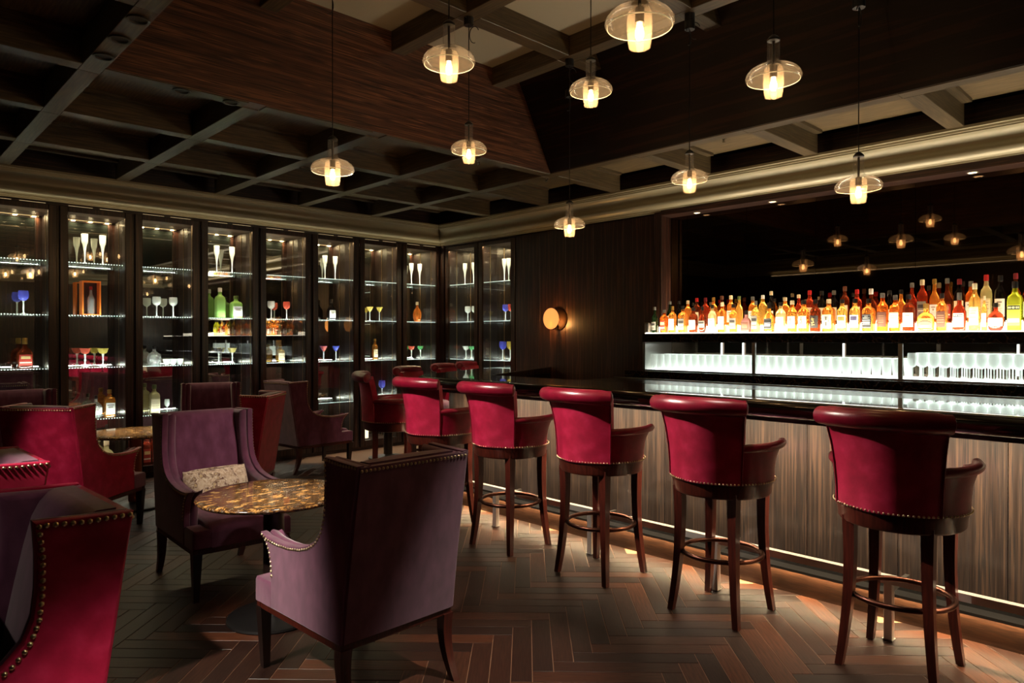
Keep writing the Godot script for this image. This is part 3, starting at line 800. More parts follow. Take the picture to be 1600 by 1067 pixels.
func make_stool() -> Node3D:
	var o := thing("bar_stool", "", "bar stool", Vector3.ZERO, 0, "red leather bar stools at the counter")
	# faces local -z; rear is +z
	var m := MB.new()
	m.lathe([[0.0, 0.612], [0.205, 0.612], [0.235, 0.618], [0.243, 0.628], [0.245, 0.66], [0.25, 0.676], [0.25, 0.69], [0.0, 0.69]], 40)
	part(o, "apron", m.mesh(), M.mahogany)
	m = MB.new()
	m.lathe([[0.0, 0.69], [0.236, 0.69], [0.24, 0.7], [0.238, 0.73], [0.226, 0.755], [0.2, 0.771], [0.15, 0.78], [0.0, 0.784]], 40)
	part(o, "seat_cushion", m.mesh(50), M.plum_velvet)
	# curved back: rows of (y, half width, rear z, sag)
	var rows := [[0.692, 0.2, 0.262, 0.1], [0.76, 0.202, 0.262, 0.1], [0.85, 0.208, 0.266, 0.1], [0.94, 0.217, 0.275, 0.098], [1.01, 0.228, 0.287, 0.095], [1.06, 0.238, 0.297, 0.092]]
	var rings := []
	for q in rows:
		var r := PackedVector3Array()
		for j in 17:
			var s := -1.0 + j / 8.0
			r.append(Vector3(q[1] * s, q[0], q[2] - q[3] * s * s))
		for j in 17:
			var s := 1.0 - j / 8.0
			r.append(Vector3(q[1] * s * 0.94, q[0], q[2] - 0.055 - q[3] * s * s * 0.85))
		rings.append(r)
	m = MB.new()
	m.loft(rings)
	part(o, "backrest", m.mesh(42), M.red_leather)
	# welt seams at the edges of the back
	for s in [-1.0, 1.0]:
		m = MB.new()
		var wp := []
		for q in rows: wp.append(Vector3(q[1] * s, q[0], q[2] - q[3] + 0.004))
		m.tube(wp, 0.004, 6)
		part(o, "welt", m.mesh(60), M.wine_leather)
	# fat roll along the top
	var pts := []
	var rad := []
	for j in 23:
		var s := -1.0 + j / 11.0
		pts.append(Vector3(0.246 * s, 1.074 - 0.006 * s * s, 0.306 - 0.09 * s * s))
		rad.append(0.043 if absf(s) < 0.9 else 0.039)
	pts[0] += Vector3(-0.004, 0, 0)
	m = MB.new()
	m.tube(pts, rad, 16)
	for e in [0, 22]:
		var sp := MB.new()
		sp.lathe([[0.0, -0.012], [0.018, -0.01], [0.031, -0.004], [0.036, 0.004], [0.0, 0.006]], 16)
		var d: Vector3 = (pts[e] - pts[1 if e == 0 else 21]).normalized()
		var yy := -d
		var xx := yy.cross(Vector3.UP).normalized()
		m.join(sp, Transform3D(Basis(xx, yy, xx.cross(yy)), pts[e]))
	part(o, "top_roll", m.mesh(60), M.wine_leather)
	# arms wrap forward round the seat and flare out; a roll runs along the top and scrolls at the front
	for s in [-1.0, 1.0]:
		m = MB.new()
		rings = []
		var roll := []
		for j in 14:
			var f := j / 13.0
			var a := deg_to_rad(50 + 66.0 * f)       # from the rear
			var r := PackedVector3Array()
			for q in [[0.0, 0.692], [0.001, 0.75], [0.006, 0.8], [0.016, 0.84], [0.028, 0.868], [0.016, 0.875], [-0.014, 0.868], [-0.03, 0.83], [-0.036, 0.78], [-0.04, 0.692]]:
				var k: float = q[0] * (0.35 + 1.1 * f) if q[0] > 0 else q[0]
				var a2 := a + f * f * maxf(0, q[1] - 0.69) * 0.7
				r.append(Vector3(sin(a2) * (0.255 + k) * s, q[1], cos(a2) * (0.255 + k)))
			rings.append(r)
			var a3 := a + f * f * 0.14
			roll.append(Vector3(sin(a3) * (0.252 + 0.03 * f + 0.012 * f * f) * s, 0.868 + 0.008 * f, cos(a3) * (0.252 + 0.03 * f + 0.012 * f * f)))
		m.loft(rings)
		var arm := part(o, "arm", m.mesh(40), M.wine_leather)
		m = MB.new()
		m.tube(roll, 0.021, 12)
		var last: Vector3 = roll[13]
		var tip := MB.new()
		tip.lathe([[0.0, -0.021], [0.012, -0.017], [0.019, -0.009], [0.021, 0.0], [0.019, 0.009], [0.012, 0.017], [0.0, 0.021]], 12)
		m.join(tip, Transform3D(Basis(), last))
		part(arm, "arm_roll", m.mesh(60), M.wine_leather)
	# sabre legs
	for sx in [-1.0, 1.0]:
		for sz in [-1.0, 1.0]:
			m = MB.new()
			rings = []
			for k in 9:
				var f := k / 8.0
				var y := 0.64 * (1 - f)
				var c := 0.152 + 0.03 * f * f - 0.006 * sin(f * PI)
				var h := lerpf(0.024, 0.015, f)
				var r := PackedVector3Array()
				for q in [[-1, -1], [1, -1], [1, 1], [-1, 1]]:
					r.append(Vector3(c * sx + q[0] * h, y + 0.004, c * sz + q[1] * h))
				rings.append(r)
			m.loft(rings)
			var lg := part(o, "leg", m.mesh(30), M.mahogany)
			m = MB.new()
			m.lathe([[0.0, 0.0], [0.009, 0.0], [0.009, 0.005], [0.0, 0.005]], 8, Vector3(0.182 * sx, 0, 0.182 * sz))
			part(lg, "glide", m.mesh(), M.steel)
	pts = []
	for j in 40: pts.append(Vector3(cos(TAU * j / 40) * 0.2, 0.305, sin(TAU * j / 40) * 0.2))
	m = MB.new()
	m.tube(pts, 0.012, 10, true)
	part(o, "foot_ring", m.mesh(60), M.bronze)
	pts = []
	var nr := []
	for j in 92:
		var a := TAU * j / 92
		pts.append(Vector3(cos(a) * 0.26, 0.697, sin(a) * 0.26))
		nr.append(Vector3(cos(a), 0, sin(a)))
	m = MB.new()
	nail_line(m, pts, nr, 0.0055)
	part(o, "nailhead_trim", m.mesh(60), M.brass).set_meta("kind", "stuff")
	return o

func stools() -> void:
	var first := make_stool()
	var spots := [
		[3.278, -1.01, -90, "nearest red leather bar stool, at the right edge of the row"],
		[3.275, -1.852, -90, "second red leather bar stool from the right along the bar"],
		[3.28, -2.65, -90, "middle red leather bar stool of the five in front of the bar"],
		[3.278, -3.43, -89, "red leather bar stool just right of the big plum armchair"],
		[3.28, -4.2, -89, "farthest brightly lit red leather bar stool before the rounded bar corner"],
		[3.45, -5.08, -122, "dark shadowed leather stool seen in profile at the rounded bar corner"],
		[4.27, -5.67, 206.9, "dark brown stool back facing the viewer behind the rounded bar corner"],
		[5.04, -6.06, 206.9, "stool top peeking over the far return of the bar, left one"],
		[5.64, -6.36, 206.9, "stool top peeking over the far return of the bar, nearest the sconce"]]
	for k in spots.size():
		var s: Array = spots[k]
		if k == 0:
			first.position = Vector3(s[0], 0, s[1])
			first.rotation.y = deg_to_rad(s[2])
			first.set_meta("label", s[3])
		else:
			copy(first, Vector3(s[0], 0, s[1]), deg_to_rad(s[2]), s[3])

# ---------------------------------------------------------------- wing armchairs
func side_outline(inset := 0.0) -> PackedVector2Array:
	var c := Curve2D.new()
	# (z, y): bottom rear, up the back, along the top, down the wing, along the arm, down the front
	var p := [[0.318, 0.285], [0.345, 0.5], [0.385, 0.75], [0.42, 0.948], [0.31, 0.952], [0.2, 0.957], [0.204, 0.87], [0.203, 0.79], [0.196, 0.725], [0.176, 0.672], [0.14, 0.632], [0.09, 0.604], [0.03, 0.586], [-0.06, 0.573], [-0.15, 0.57], [-0.23, 0.574], [-0.296, 0.584], [-0.278, 0.565], [-0.25, 0.545], [-0.228, 0.515], [-0.214, 0.475], [-0.207, 0.42], [-0.205, 0.285]]
	var o := PackedVector2Array()
	for q in p: o.append(Vector2(q[0], q[1]))
	if inset != 0.0:
		var r := PackedVector2Array()
		var n := o.size()
		for i in n:
			var e0 := (o[i] - o[(i - 1 + n) % n]).normalized()
			var e1 := (o[(i + 1) % n] - o[i]).normalized()
			var nn := Vector2(-e0.y, e0.x) + Vector2(-e1.y, e1.x)
			r.append(o[i] + nn.normalized() * inset)
		return r
	return o

func even(pts: PackedVector2Array, from: int, to: int, step: float) -> PackedVector2Array:
	var c := Curve2D.new()
	for i in range(from, to + 1): c.add_point(pts[i])
	var o := PackedVector2Array()
	var n := int(c.get_baked_length() / step)
	for i in n + 1: o.append(c.sample_baked(c.get_baked_length() * i / n))
	return o

func make_armchair(outer: Material, inner: Material, loose_nails := false) -> Node3D:
	var o := thing("wing_armchair", "", "armchair", Vector3.ZERO, 0, "wing armchairs of the lounge")
	var so := side_outline()
	var lean := func(y: float) -> float: return 0.318 + (y - 0.285) * 0.154
	for s in [-1.0, 1.0]:
		# the side splays a little: narrower at the top
		var place := func(p: Vector2, d: float) -> Vector3: return Vector3(s * (0.272 - d - maxf(0.0, p.y - 0.6) * 0.02), p.y, p.x)
		var m := MB.new()
		m.prism(so, 0.0, 0.034, 0.006, place)
		part(o, "side_panel", m.mesh(30), outer)
		m = MB.new()
		m.prism(side_outline(0.004), 0.03, 0.082, 0.022, place)
		part(o, "wing_pad", m.mesh(50), inner)
	# outer back and inner back cushion
	var m := MB.new()
	var rings := []
	for k in 13:
		var y := lerpf(0.285, 0.946, k / 12.0)
		var r := PackedVector3Array()
		var hw: float = 0.262 - maxf(0, y - 0.6) * 0.02
		for q in [[-hw, -0.03], [-hw, -0.004], [-hw + 0.006, 0.003], [0.0, 0.005], [hw - 0.006, 0.003], [hw, -0.004], [hw, -0.03]]:
			r.append(Vector3(q[0], y + (0.0 if k < 12 else -0.004), lean.call(y) + q[1]))
		rings.append(r)
	m.loft(rings)
	part(o, "back_panel", m.mesh(40), outer)
	m = MB.new()
	rings = []
	var ys := [0.4, 0.5, 0.6, 0.7, 0.8, 0.88, 0.92, 0.942, 0.95]
	for k in ys.size():
		var y: float = ys[k]
		var r := PackedVector3Array()
		var th: float = [0.12, 0.12, 0.118, 0.114, 0.108, 0.1, 0.086, 0.068, 0.046][k]
		var z1: float = lean.call(minf(y, 0.95)) - 0.024
		var hw := 0.2
		for j in 9:
			var f := -1.0 + j / 4.0
			r.append(Vector3(hw * f, y + 0.004 * (1 - f * f), z1 - th - 0.012 * (1 - f * f)))
		r.append(Vector3(hw, y, z1))
		r.append(Vector3(-hw, y, z1))
		rings.append(r)
	m.loft(rings)
	part(o, "back_cushion", m.mesh(50), inner)
	# seat
	m = MB.new()
	var seat := PackedVector2Array([Vector2(-0.352, 0.285), Vector2(0.22, 0.285), Vector2(0.22, 0.43), Vector2(0.05, 0.432), Vector2(-0.15, 0.428), Vector2(-0.27, 0.42), Vector2(-0.325, 0.408), Vector2(-0.348, 0.388), Vector2(-0.354, 0.36)])
	m.prism(seat, -0.19, 0.19, 0.02, func(p: Vector2, d: float) -> Vector3: return Vector3(d, p.y, p.x))
	part(o, "seat_cushion", m.mesh(50), inner)
	m = MB.new()
	var front := PackedVector2Array([Vector2(-0.27, 0.285), Vector2(0.27, 0.285), Vector2(0.27, 0.372), Vector2(0.262, 0.386), Vector2(-0.262, 0.386), Vector2(-0.27, 0.372)])
	m.prism(front, -0.35, -0.2, 0.012, func(p: Vector2, d: float) -> Vector3: return Vector3(p.x, p.y, d))
	part(o, "seat_front", m.mesh(40), inner)
	# wooden rail under the upholstery, legs
	m = MB.new()
	m.box(Vector3(0, 0.27, 0.296), Vector3(0.53, 0.032, 0.035), 0.004)
	m.box(Vector3(0, 0.27, -0.325), Vector3(0.53, 0.032, 0.035), 0.004)
	m.box(Vector3(-0.25, 0.27, -0.014), Vector3(0.03, 0.032, 0.59), 0.004)
	m.box(Vector3(0.25, 0.27, -0.014), Vector3(0.03, 0.032, 0.59), 0.004)
	part(o, "seat_rail", m.mesh(20), M.mahogany)
	for sx in [-1.0, 1.0]:
		for rear in 2:
			m = MB.new()
			rings = []
			for k in 8:
				var f := k / 7.0
				var h := lerpf(0.024, 0.0145, f)
				var x: float = 0.243 * sx
				var z: float = (0.298 + 0.06 * f * f - 0.012 * sin(f * PI)) if rear == 1 else -0.322 + 0.014 * f
				var r := PackedVector3Array()
				for q in [[-1, -1], [1, -1], [1, 1], [-1, 1]]: r.append(Vector3(x + q[0] * h, 0.262 * (1 - f), z + q[1] * h))
				rings.append(r)
			m.loft(rings)
			part(o, "leg", m.mesh(30), M.ebonised if rear == 0 else M.mahogany)
	# nailheads along the front edge, arm, wing and top, and along the top of the back
	var ino := side_outline(0.0125)
	var line := even(ino, 3, 21, 0.0185)
	var nm := MB.new()
	var one := dome_nail().mesh(60) if loose_nails else null
	for s in [-1.0, 1.0]:
		var pts := []
		var nr := []
		for q in line:
			pts.append(Vector3(s * (0.2725 - maxf(0.0, q.y - 0.6) * 0.02), q.y, q.x))
			nr.append(Vector3(s, 0, 0))
		if loose_nails and s < 0:
			for i in pts.size():
				part(o, "nailhead", one, M.brass, Transform3D(Basis(Vector3(0, 0.0072, 0), Vector3(-0.0072, 0, 0), Vector3(0, 0, 0.0072)), pts[i]))
		else:
			nail_line(nm, pts, nr, 0.0066)
	var tp := []
	var tn := []
	for k in 28:
		tp.append(Vector3(lerpf(-0.245, 0.245, k / 27.0), 0.928, lean.call(0.928) + 0.004))
		tn.append(Vector3(0, -0.15, 1))
	nail_line(nm, tp, tn, 0.0066)
	part(o, "nailhead_trim", nm.mesh(60), M.brass).set_meta("kind", "stuff")
	return o

func put_chair(o: Node3D, x: float, z: float, deg: float, label: String) -> void:
	o.position = Vector3(x, 0, z)
	o.rotation.y = deg_to_rad(deg)
	o.set_meta("label", label)

func cushion(at_: Vector3, turn: float, tilt: float, size: Vector3, m: Material, label: String) -> void:
	var o := thing("scatter_cushion", label, "cushion", at_, turn, "cushions on the armchairs")
	var b := MB.new()
	var rings := []
	var n := 13
	for i in n:
		var u := -1.0 + 2.0 * i / (n - 1)
		var r := PackedVector3Array()
		var edge := sqrt(maxf(0.0, 1.0 - pow(absf(u), 3.0)))
		for j in 24:
			var a := TAU * j / 24
			var cy := signf(sin(a)) * pow(absf(sin(a)), 0.55)
			var cz := signf(cos(a)) * pow(absf(cos(a)), 1.3)
			r.append(Vector3(u * size.x / 2, cy * size.y / 2 * (0.93 + 0.07 * u * u), cz * size.z / 2 * (0.12 + 0.88 * edge)))
		rings.append(r)
	b.loft(rings)
	var p := part(o, "cover", b.mesh(70), m)
	p.transform = Transform3D(Basis(Vector3.RIGHT, tilt), Vector3(0, size.y / 2 * cos(tilt) + 0.01, 0))
	var w := MB.new()
	var pts := []
	for j in 32:
		var a := TAU * j / 32
		pts.append(Vector3(signf(cos(a)) * pow(absf(cos(a)), 0.3) * size.x / 2, signf(sin(a)) * pow(absf(sin(a)), 0.3) * size.y / 2, 0))
	w.tube(pts, 0.005, 6, true)
	part(p, "piping", w.mesh(70), m)

func armchairs() -> void:
	var plum := make_armchair(M.plum_velvet, M.plum_velvet)
	put_chair(plum, 1.56, -2.579, 2.0, "large plum velvet wing armchair in the foreground, seen from behind")
	copy(plum, Vector3(1.61, 0, -4.13), deg_to_rad(178), "plum velvet wing armchair facing the viewer across the marble table, holding a floral cushion")
	copy(plum, Vector3(3.69, 0, -6.98), deg_to_rad(-86), "plum wing armchair facing right near the far cabinets, dark side towards the viewer")
	copy(plum, Vector3(2.6, 0, -6.86), deg_to_rad(164), "plum wing armchair facing the viewer close to the cabinets, behind the cushioned one")
	copy(plum, Vector3(1.12, 0, -7.0), deg_to_rad(182), "plum wing armchair at the far left in front of the cabinets")
	var red := make_armchair(M.red_leather, M.plum_velvet)
	put_chair(red, 1.238, -5.73, -49, "red leather wing armchair with lit back, beside the far marble table")
	copy(red, Vector3(2.264, 0, -5.726), deg_to_rad(48.6), "dark red leather wing armchair turned away behind the cushioned plum one")
	copy(red, Vector3(0.127, 0, -3.27), deg_to_rad(92), "red leather wing armchair at the left edge, only its top corner in view")
	var near := make_armchair(M.red_leather, M.plum_velvet, true)
	put_chair(near, 0.127, -2.257, 92, "nearest red leather wing armchair with big brass nailheads, lower left corner")
	cushion(Vector3(1.6, 0.435, -4.17), deg_to_rad(4), deg_to_rad(-20), Vector3(0.37, 0.2, 0.11), M.floral_cloth, "beige floral oblong cushion on the plum armchair facing the viewer")
	cushion(Vector3(0.215, 0.435, -2.3), deg_to_rad(90), deg_to_rad(16), Vector3(0.36, 0.3, 0.11), M.brocade, "gold and brown patterned cushion on the nearest red armchair")

# ---------------------------------------------------------------- tables
func table(at_: Vector3, r: float, ped: Material, label: String) -> void:
	var o := thing("round_table", label, "table", at_, 0, "round marble lounge tables")
	var m := MB.new()
	m.lathe([[0.0, 0.598], [r - 0.03, 0.598], [r - 0.012, 0.6], [r - 0.003, 0.606], [r, 0.613], [r - 0.003, 0.62], [r - 0.012, 0.625], [r - 0.03, 0.626], [0.0, 0.626]], 64)
	part(o, "marble_top", m.mesh(40), M.gold_marble)
	m = MB.new()
	m.lathe([[0.0, 0.58], [0.16, 0.58], [0.16, 0.598], [0.0, 0.598]], 32)
	part(o, "top_plate", m.mesh(), M.black_metal)
	m = MB.new()
	m.lathe([[0.0, 0.04], [0.05, 0.04], [0.052, 0.06], [0.05, 0.56], [0.062, 0.58], [0.0, 0.58]], 28)
	part(o, "pedestal", m.mesh(), ped)
	m = MB.new()
	m.lathe([[0.0, 0.0], [0.22, 0.0], [0.225, 0.006], [0.222, 0.016], [0.19, 0.024], [0.09, 0.034], [0.055, 0.05], [0.0, 0.052]], 48)
	part(o, "base", m.mesh(), M.black_metal)

func tables() -> void:
	table(Vector3(1.57, 0, -3.36), 0.365, M.ebonised, "round gold-veined marble table between the two foreground plum armchairs")
	table(Vector3(1.77, 0, -6.36), 0.37, M.copper, "far round marble table on a copper pedestal beside the lit red armchair")
	table(Vector3(4.62, 0, -6.9), 0.3, M.ebonised, "small far marble table in front of the corner cabinets, behind the stools")

# ---------------------------------------------------------------- lamps
func make_pendant() -> Node3D:
	var o := thing("pendant_lamp", "", "pendant lamp", Vector3.ZERO, 0, "clear glass pendant lamps over the lounge")
	# origin at the rim of the shade
	var m := MB.new()
	m.lathe([[0.026, 0.165], [0.0275, 0.16], [0.0275, 0.075], [0.032, 0.06], [0.055, 0.05], [0.085, 0.04], [0.107, 0.024], [0.119, 0.006], [0.1215, -0.006], [0.119, -0.014], [0.113, -0.019]], 40, Vector3.ZERO, true)
	part(o, "glass_shade", m.mesh(70), M.clear_glass)
	m = MB.new()
	var pts := []
	for j in 40: pts.append(Vector3(cos(TAU * j / 40) * 0.113, -0.0195, sin(TAU * j / 40) * 0.113))
	m.tube(pts, 0.0018, 6, true)
	part(o, "rim", m.mesh(70), M.cut_crystal)
	m = MB.new()
	m.lathe([[0.022, 0.048], [0.034, 0.046], [0.041, 0.03], [0.044, 0.0], [0.044, -0.035], [0.041, -0.07], [0.037, -0.092]], 32, Vector3.ZERO, true)
	part(o, "inner_glass", m.mesh(70), M.frosted_glass)
	m = MB.new()
	m.lathe([[0.0, 0.185], [0.008, 0.185], [0.018, 0.178], [0.028, 0.166], [0.028, 0.158], [0.006, 0.156], [0.006, 0.05], [0.016, 0.046], [0.016, -0.005], [0.0, -0.005]], 20)
	part(o, "socket", m.mesh(), M.black_metal)
	m = MB.new()
	m.lathe([[0.0, -0.066], [0.009, -0.064], [0.0145, -0.055], [0.016, -0.044], [0.0145, -0.03], [0.01, -0.015], [0.0095, -0.005], [0.0, -0.005]], 16)
	part(o, "bulb", m.mesh(70), M.bulb)
	var l := OmniLight3D.new()
	l.name = "lamp_light"
	o.add_child(l)
	l.position = Vector3(0, -0.045, 0)
	l.light_energy = 0.1
	l.light_color = Color(1, 0.78, 0.52)
	l.light_size = 0.012
	l.omni_range = 14
	l.omni_attenuation = 2
	l.shadow_enabled = true
	return o

func pendants() -> void:
	var first := make_pendant()
	var cord := MB.new()
	cord.lathe([[0.0, 0.0], [0.0028, 0.0], [0.0028, 1.0], [0.0, 1.0]], 8)
	var cm := cord.mesh()
	var can := MB.new()
	can.lathe([[0.0, 0.0], [0.032, 0.0], [0.033, 0.004], [0.033, 0.05], [0.0, 0.05]], 24)
	var canm := can.mesh()
	var loop := MB.new()
	var lp := []
	for j in 15:
		var a := deg_to_rad(-100 + 250.0 * j / 14.0)
		lp.append(Vector3(-0.035 + cos(a) * 0.034, -0.06 + sin(a) * 0.055, 0.012))
	loop.tube(lp, 0.0026, 6)
	var lm := loop.mesh(60)
	var xs := [2.02, 3.03, 4.04]
	var zs := [-1.46, -2.52, -3.57]
	# height of the shade rim, by row and column, with what sets each lamp apart
	var hs := [[2.505, 2.575, 2.235], [2.672, 2.787, 2.452], [2.36, 2.66, 2.27]]
	var says := [["largest pendant lamp, at the top centre of the picture", "pendant lamp at upper right, against the dark recess side", "pendant lamp hanging in front of the cornice at the right"],
		["pendant lamp at the top, left of centre", "pendant lamp between the top centre one and the long-corded lowest one", "pendant lamp in front of the ceiling edge, right of centre"],
		["leftmost pendant lamp, hanging low over the lounge", "small pendant lamp below the large upper left one", "farthest and lowest pendant lamp, on a long cord near the wood panelled wall"]]
	for j in 3:
		for i in 3:
			var p := Vector3(xs[i], hs[j][i], zs[j])
			var o: Node3D
			if i == 0 and j == 0:
				o = first
				o.position = p
				o.set_meta("label", says[j][i])
			else:
				o = copy(first, p, 0, says[j][i])
			part(o, "cord", cm, M.black, Transform3D(Basis.from_scale(Vector3(1, 3.5 - p.y - 0.18, 1)), Vector3(0, 0.183, 0)))
			var c := part(o, "canopy", canm, M.black_metal, at(0, 3.479 - p.y, 0))
			part(c, "spare_cord", lm, M.black, Transform3D(Basis(Vector3.UP, 0.7 * (i + j)), Vector3.ZERO))

func sconce() -> void:
	var o := thing("wall_sconce", "round amber glass wall sconce glowing on the dark wood wall", "wall lamp", Vector3(WX, 1.62, -5.42), -PI / 2)
	var flat := Basis(Vector3.RIGHT, PI / 2)
	var m := MB.new()
	m.lathe([[0.0, 0.0], [0.13, 0.0], [0.13, 0.008], [0.1, 0.02], [0.03, 0.03], [0.0, 0.03]], 40)
	part(o, "back_plate", m.mesh(), M.dark_bronze, Transform3D(flat, Vector3(0, 0, 0)))
	m = MB.new()
	m.tube([Vector3(0, -0.02, 0.02), Vector3(0, -0.1, 0.05), Vector3(0, -0.12, 0.1)], 0.009, 8)
	part(o, "arm", m.mesh(60), M.dark_bronze)
	m = MB.new()
	m.lathe([[0.0, -0.006], [0.09, -0.005], [0.118, -0.001], [0.12, 0.003], [0.118, 0.006], [0.09, 0.004], [0.0, 0.0]], 40)
	part(o, "glass_disc", m.mesh(60), mat("amber_glass", Color(1, 0.8, 0.46), 0.5, 0, {"backlight": Color(1, 0.8, 0.5), "glow": 0.9, "glow_color": Color(1, 0.8, 0.48)}), Transform3D(flat, Vector3(0, 0.0, 0.13)))
	m = MB.new()
	m.lathe([[0.0, -0.016], [0.012, -0.012], [0.017, 0.0], [0.012, 0.012], [0.0, 0.016]], 16, Vector3(0.0, -0.06, 0.1))
	part(o, "bulb", m.mesh(60), M.bulb)
	var l := OmniLight3D.new()
	l.name = "sconce_light"
	o.add_child(l)
	l.position = Vector3(0, -0.06, 0.1)
	l.light_energy = 0.28
	l.light_color = Color(1, 0.72, 0.4)
	l.light_size = 0.016
	l.omni_range = 14
	l.omni_attenuation = 2
	l.shadow_enabled = true

# ---------------------------------------------------------------- glasses and bottles
var glass_meshes := {}

func sheet(prof: Array, segs := 20) -> ArrayMesh:
	var m := MB.new()
	m.lathe(prof, segs, Vector3.ZERO, true)
	return m.mesh(60)

func turned(prof: Array, segs := 16) -> ArrayMesh:
	var m := MB.new()
	m.lathe(prof, segs)
	return m.mesh(50)

func glass_shape(kind: String) -> Array:
	if not glass_meshes.has(kind):
		match kind:
			"flute":
				glass_meshes[kind] = [sheet([[0.019, 0.185], [0.026, 0.2], [0.029, 0.225], [0.031, 0.288]]), turned([[0.0, 0.0], [0.034, 0.0], [0.034, 0.003], [0.012, 0.008], [0.0055, 0.02], [0.0055, 0.07], [0.009, 0.115], [0.015, 0.16], [0.021, 0.19], [0.0, 0.192]]), ""]
			"goblet":
				glass_meshes[kind] = [sheet([[0.008, 0.115], [0.024, 0.122], [0.038, 0.14], [0.042, 0.165], [0.04, 0.195], [0.038, 0.205]]), turned([[0.0, 0.0], [0.034, 0.0], [0.034, 0.003], [0.012, 0.008], [0.006, 0.02], [0.007, 0.06], [0.006, 0.1], [0.01, 0.118], [0.0, 0.12]]), ""]
			"coupe":
				glass_meshes[kind] = [sheet([[0.008, 0.118], [0.026, 0.122], [0.036, 0.135], [0.041, 0.152], [0.05, 0.17]]), turned([[0.0, 0.0], [0.036, 0.0], [0.036, 0.003], [0.016, 0.01], [0.007, 0.03], [0.006, 0.05], [0.011, 0.062], [0.006, 0.074], [0.009, 0.1], [0.012, 0.118], [0.0, 0.122]]), ""]
			"martini":
				glass_meshes[kind] = [sheet([[0.006, 0.115], [0.02, 0.13], [0.036, 0.158], [0.046, 0.18]]), turned([[0.0, 0.0], [0.034, 0.0], [0.034, 0.003], [0.01, 0.008], [0.005, 0.02], [0.005, 0.1], [0.008, 0.118], [0.0, 0.12]]), ""]
			"wine":
				glass_meshes[kind] = [sheet([[0.006, 0.085], [0.02, 0.092], [0.03, 0.11], [0.034, 0.135], [0.033, 0.16], [0.03, 0.19]], 16), turned([[0.0, 0.0], [0.03, 0.0], [0.03, 0.003], [0.01, 0.007], [0.0045, 0.02], [0.0045, 0.08], [0.007, 0.088], [0.0, 0.09]], 12), ""]
			"tumbler":
				glass_meshes[kind] = [sheet([[0.026, 0.012], [0.03, 0.06], [0.033, 0.145]], 16), turned([[0.0, 0.0], [0.026, 0.0], [0.0275, 0.006], [0.027, 0.014], [0.0, 0.016]], 16), ""]
			"cup":
				glass_meshes[kind] = [sheet([[0.022, 0.008], [0.03, 0.02], [0.035, 0.05], [0.036, 0.062]], 18), turned([[0.0, 0.0], [0.02, 0.0], [0.024, 0.004], [0.022, 0.01], [0.0, 0.012]], 16), ""]
	return glass_meshes[kind]

func tint(n: String, c: Color) -> StandardMaterial3D:
	if not M.has(n): mat(n, c, 0.04, 0, {"pane": true})
	return M[n]

func glassware(kind: String, n: String, p: Vector3, bowl: Material, label: String, cat: String, group: String, sc := 1.0) -> void:
	var o := thing(n, label, cat, p, rng.randf() * TAU, group)
	var g := glass_shape(kind)
	var x := Transform3D(Basis.from_scale(Vector3.ONE * sc), Vector3.ZERO)
	part(o, "bowl", g[0], bowl, x)
	part(o, "stem" if kind != "tumbler" and kind != "cup" else "foot", g[1], M.cut_crystal, x)

# bottles: rows of [height share, half width, half depth, roundness]
const SHAPES := {
	"round": [[0.0, 0.034, 0.034, 2.0], [0.012, 0.037, 0.037, 2.0], [0.6, 0.037, 0.037, 2.0], [0.68, 0.033, 0.033, 2.0], [0.74, 0.021, 0.021, 2.0], [0.78, 0.015, 0.015, 2.0], [0.93, 0.013, 0.013, 2.0]],
	"square": [[0.0, 0.037, 0.037, 5.0], [0.012, 0.039, 0.039, 5.0], [0.62, 0.039, 0.039, 5.0], [0.7, 0.034, 0.034, 3.5], [0.75, 0.02, 0.02, 2.0], [0.79, 0.015, 0.015, 2.0], [0.92, 0.014, 0.014, 2.0]],
	"slim": [[0.0, 0.03, 0.03, 2.0], [0.01, 0.033, 0.033, 2.0], [0.5, 0.034, 0.034, 2.0], [0.6, 0.03, 0.03, 2.0], [0.68, 0.017, 0.017, 2.0], [0.74, 0.013, 0.013, 2.0], [0.94, 0.012, 0.012, 2.0]],
	"flask": [[0.0, 0.026, 0.02, 2.4], [0.02, 0.036, 0.024, 2.4], [0.2, 0.053, 0.03, 2.2], [0.36, 0.057, 0.032, 2.2], [0.52, 0.05, 0.029, 2.2], [0.65, 0.032, 0.022, 2.0], [0.7, 0.016, 0.016, 2.0], [0.9, 0.014, 0.014, 2.0]],
	"wide": [[0.0, 0.046, 0.034, 4.0], [0.02, 0.052, 0.038, 4.0], [0.3, 0.055, 0.04, 3.5], [0.5, 0.053, 0.038, 3.0], [0.62, 0.036, 0.028, 2.4], [0.68, 0.018, 0.018, 2.0], [0.86, 0.016, 0.016, 2.0]],
	"ball": [[0.0, 0.03, 0.026, 2.0], [0.02, 0.042, 0.034, 2.4], [0.2, 0.054, 0.04, 2.6], [0.42, 0.055, 0.04, 2.6], [0.58, 0.044, 0.034, 2.2], [0.66, 0.026, 0.022, 2.0], [0.72, 0.014, 0.014, 2.0], [0.9, 0.013, 0.013, 2.0]],
}
const LABEL_AT := {"round": [0.12, 0.5], "square": [0.1, 0.52], "slim": [0.1, 0.42], "flask": [0.18, 0.45], "wide": [0.1, 0.46], "ball": [0.16, 0.46]}
var bottle_meshes := {}

func sect(q: Array, a: float, grow := 0.0) -> Vector3:
	var e: float = 2.0 / q[3]
	return Vector3(signf(sin(a)) * pow(absf(sin(a)), e) * (q[1] + grow), q[0], signf(cos(a)) * pow(absf(cos(a)), e) * (q[2] + grow))

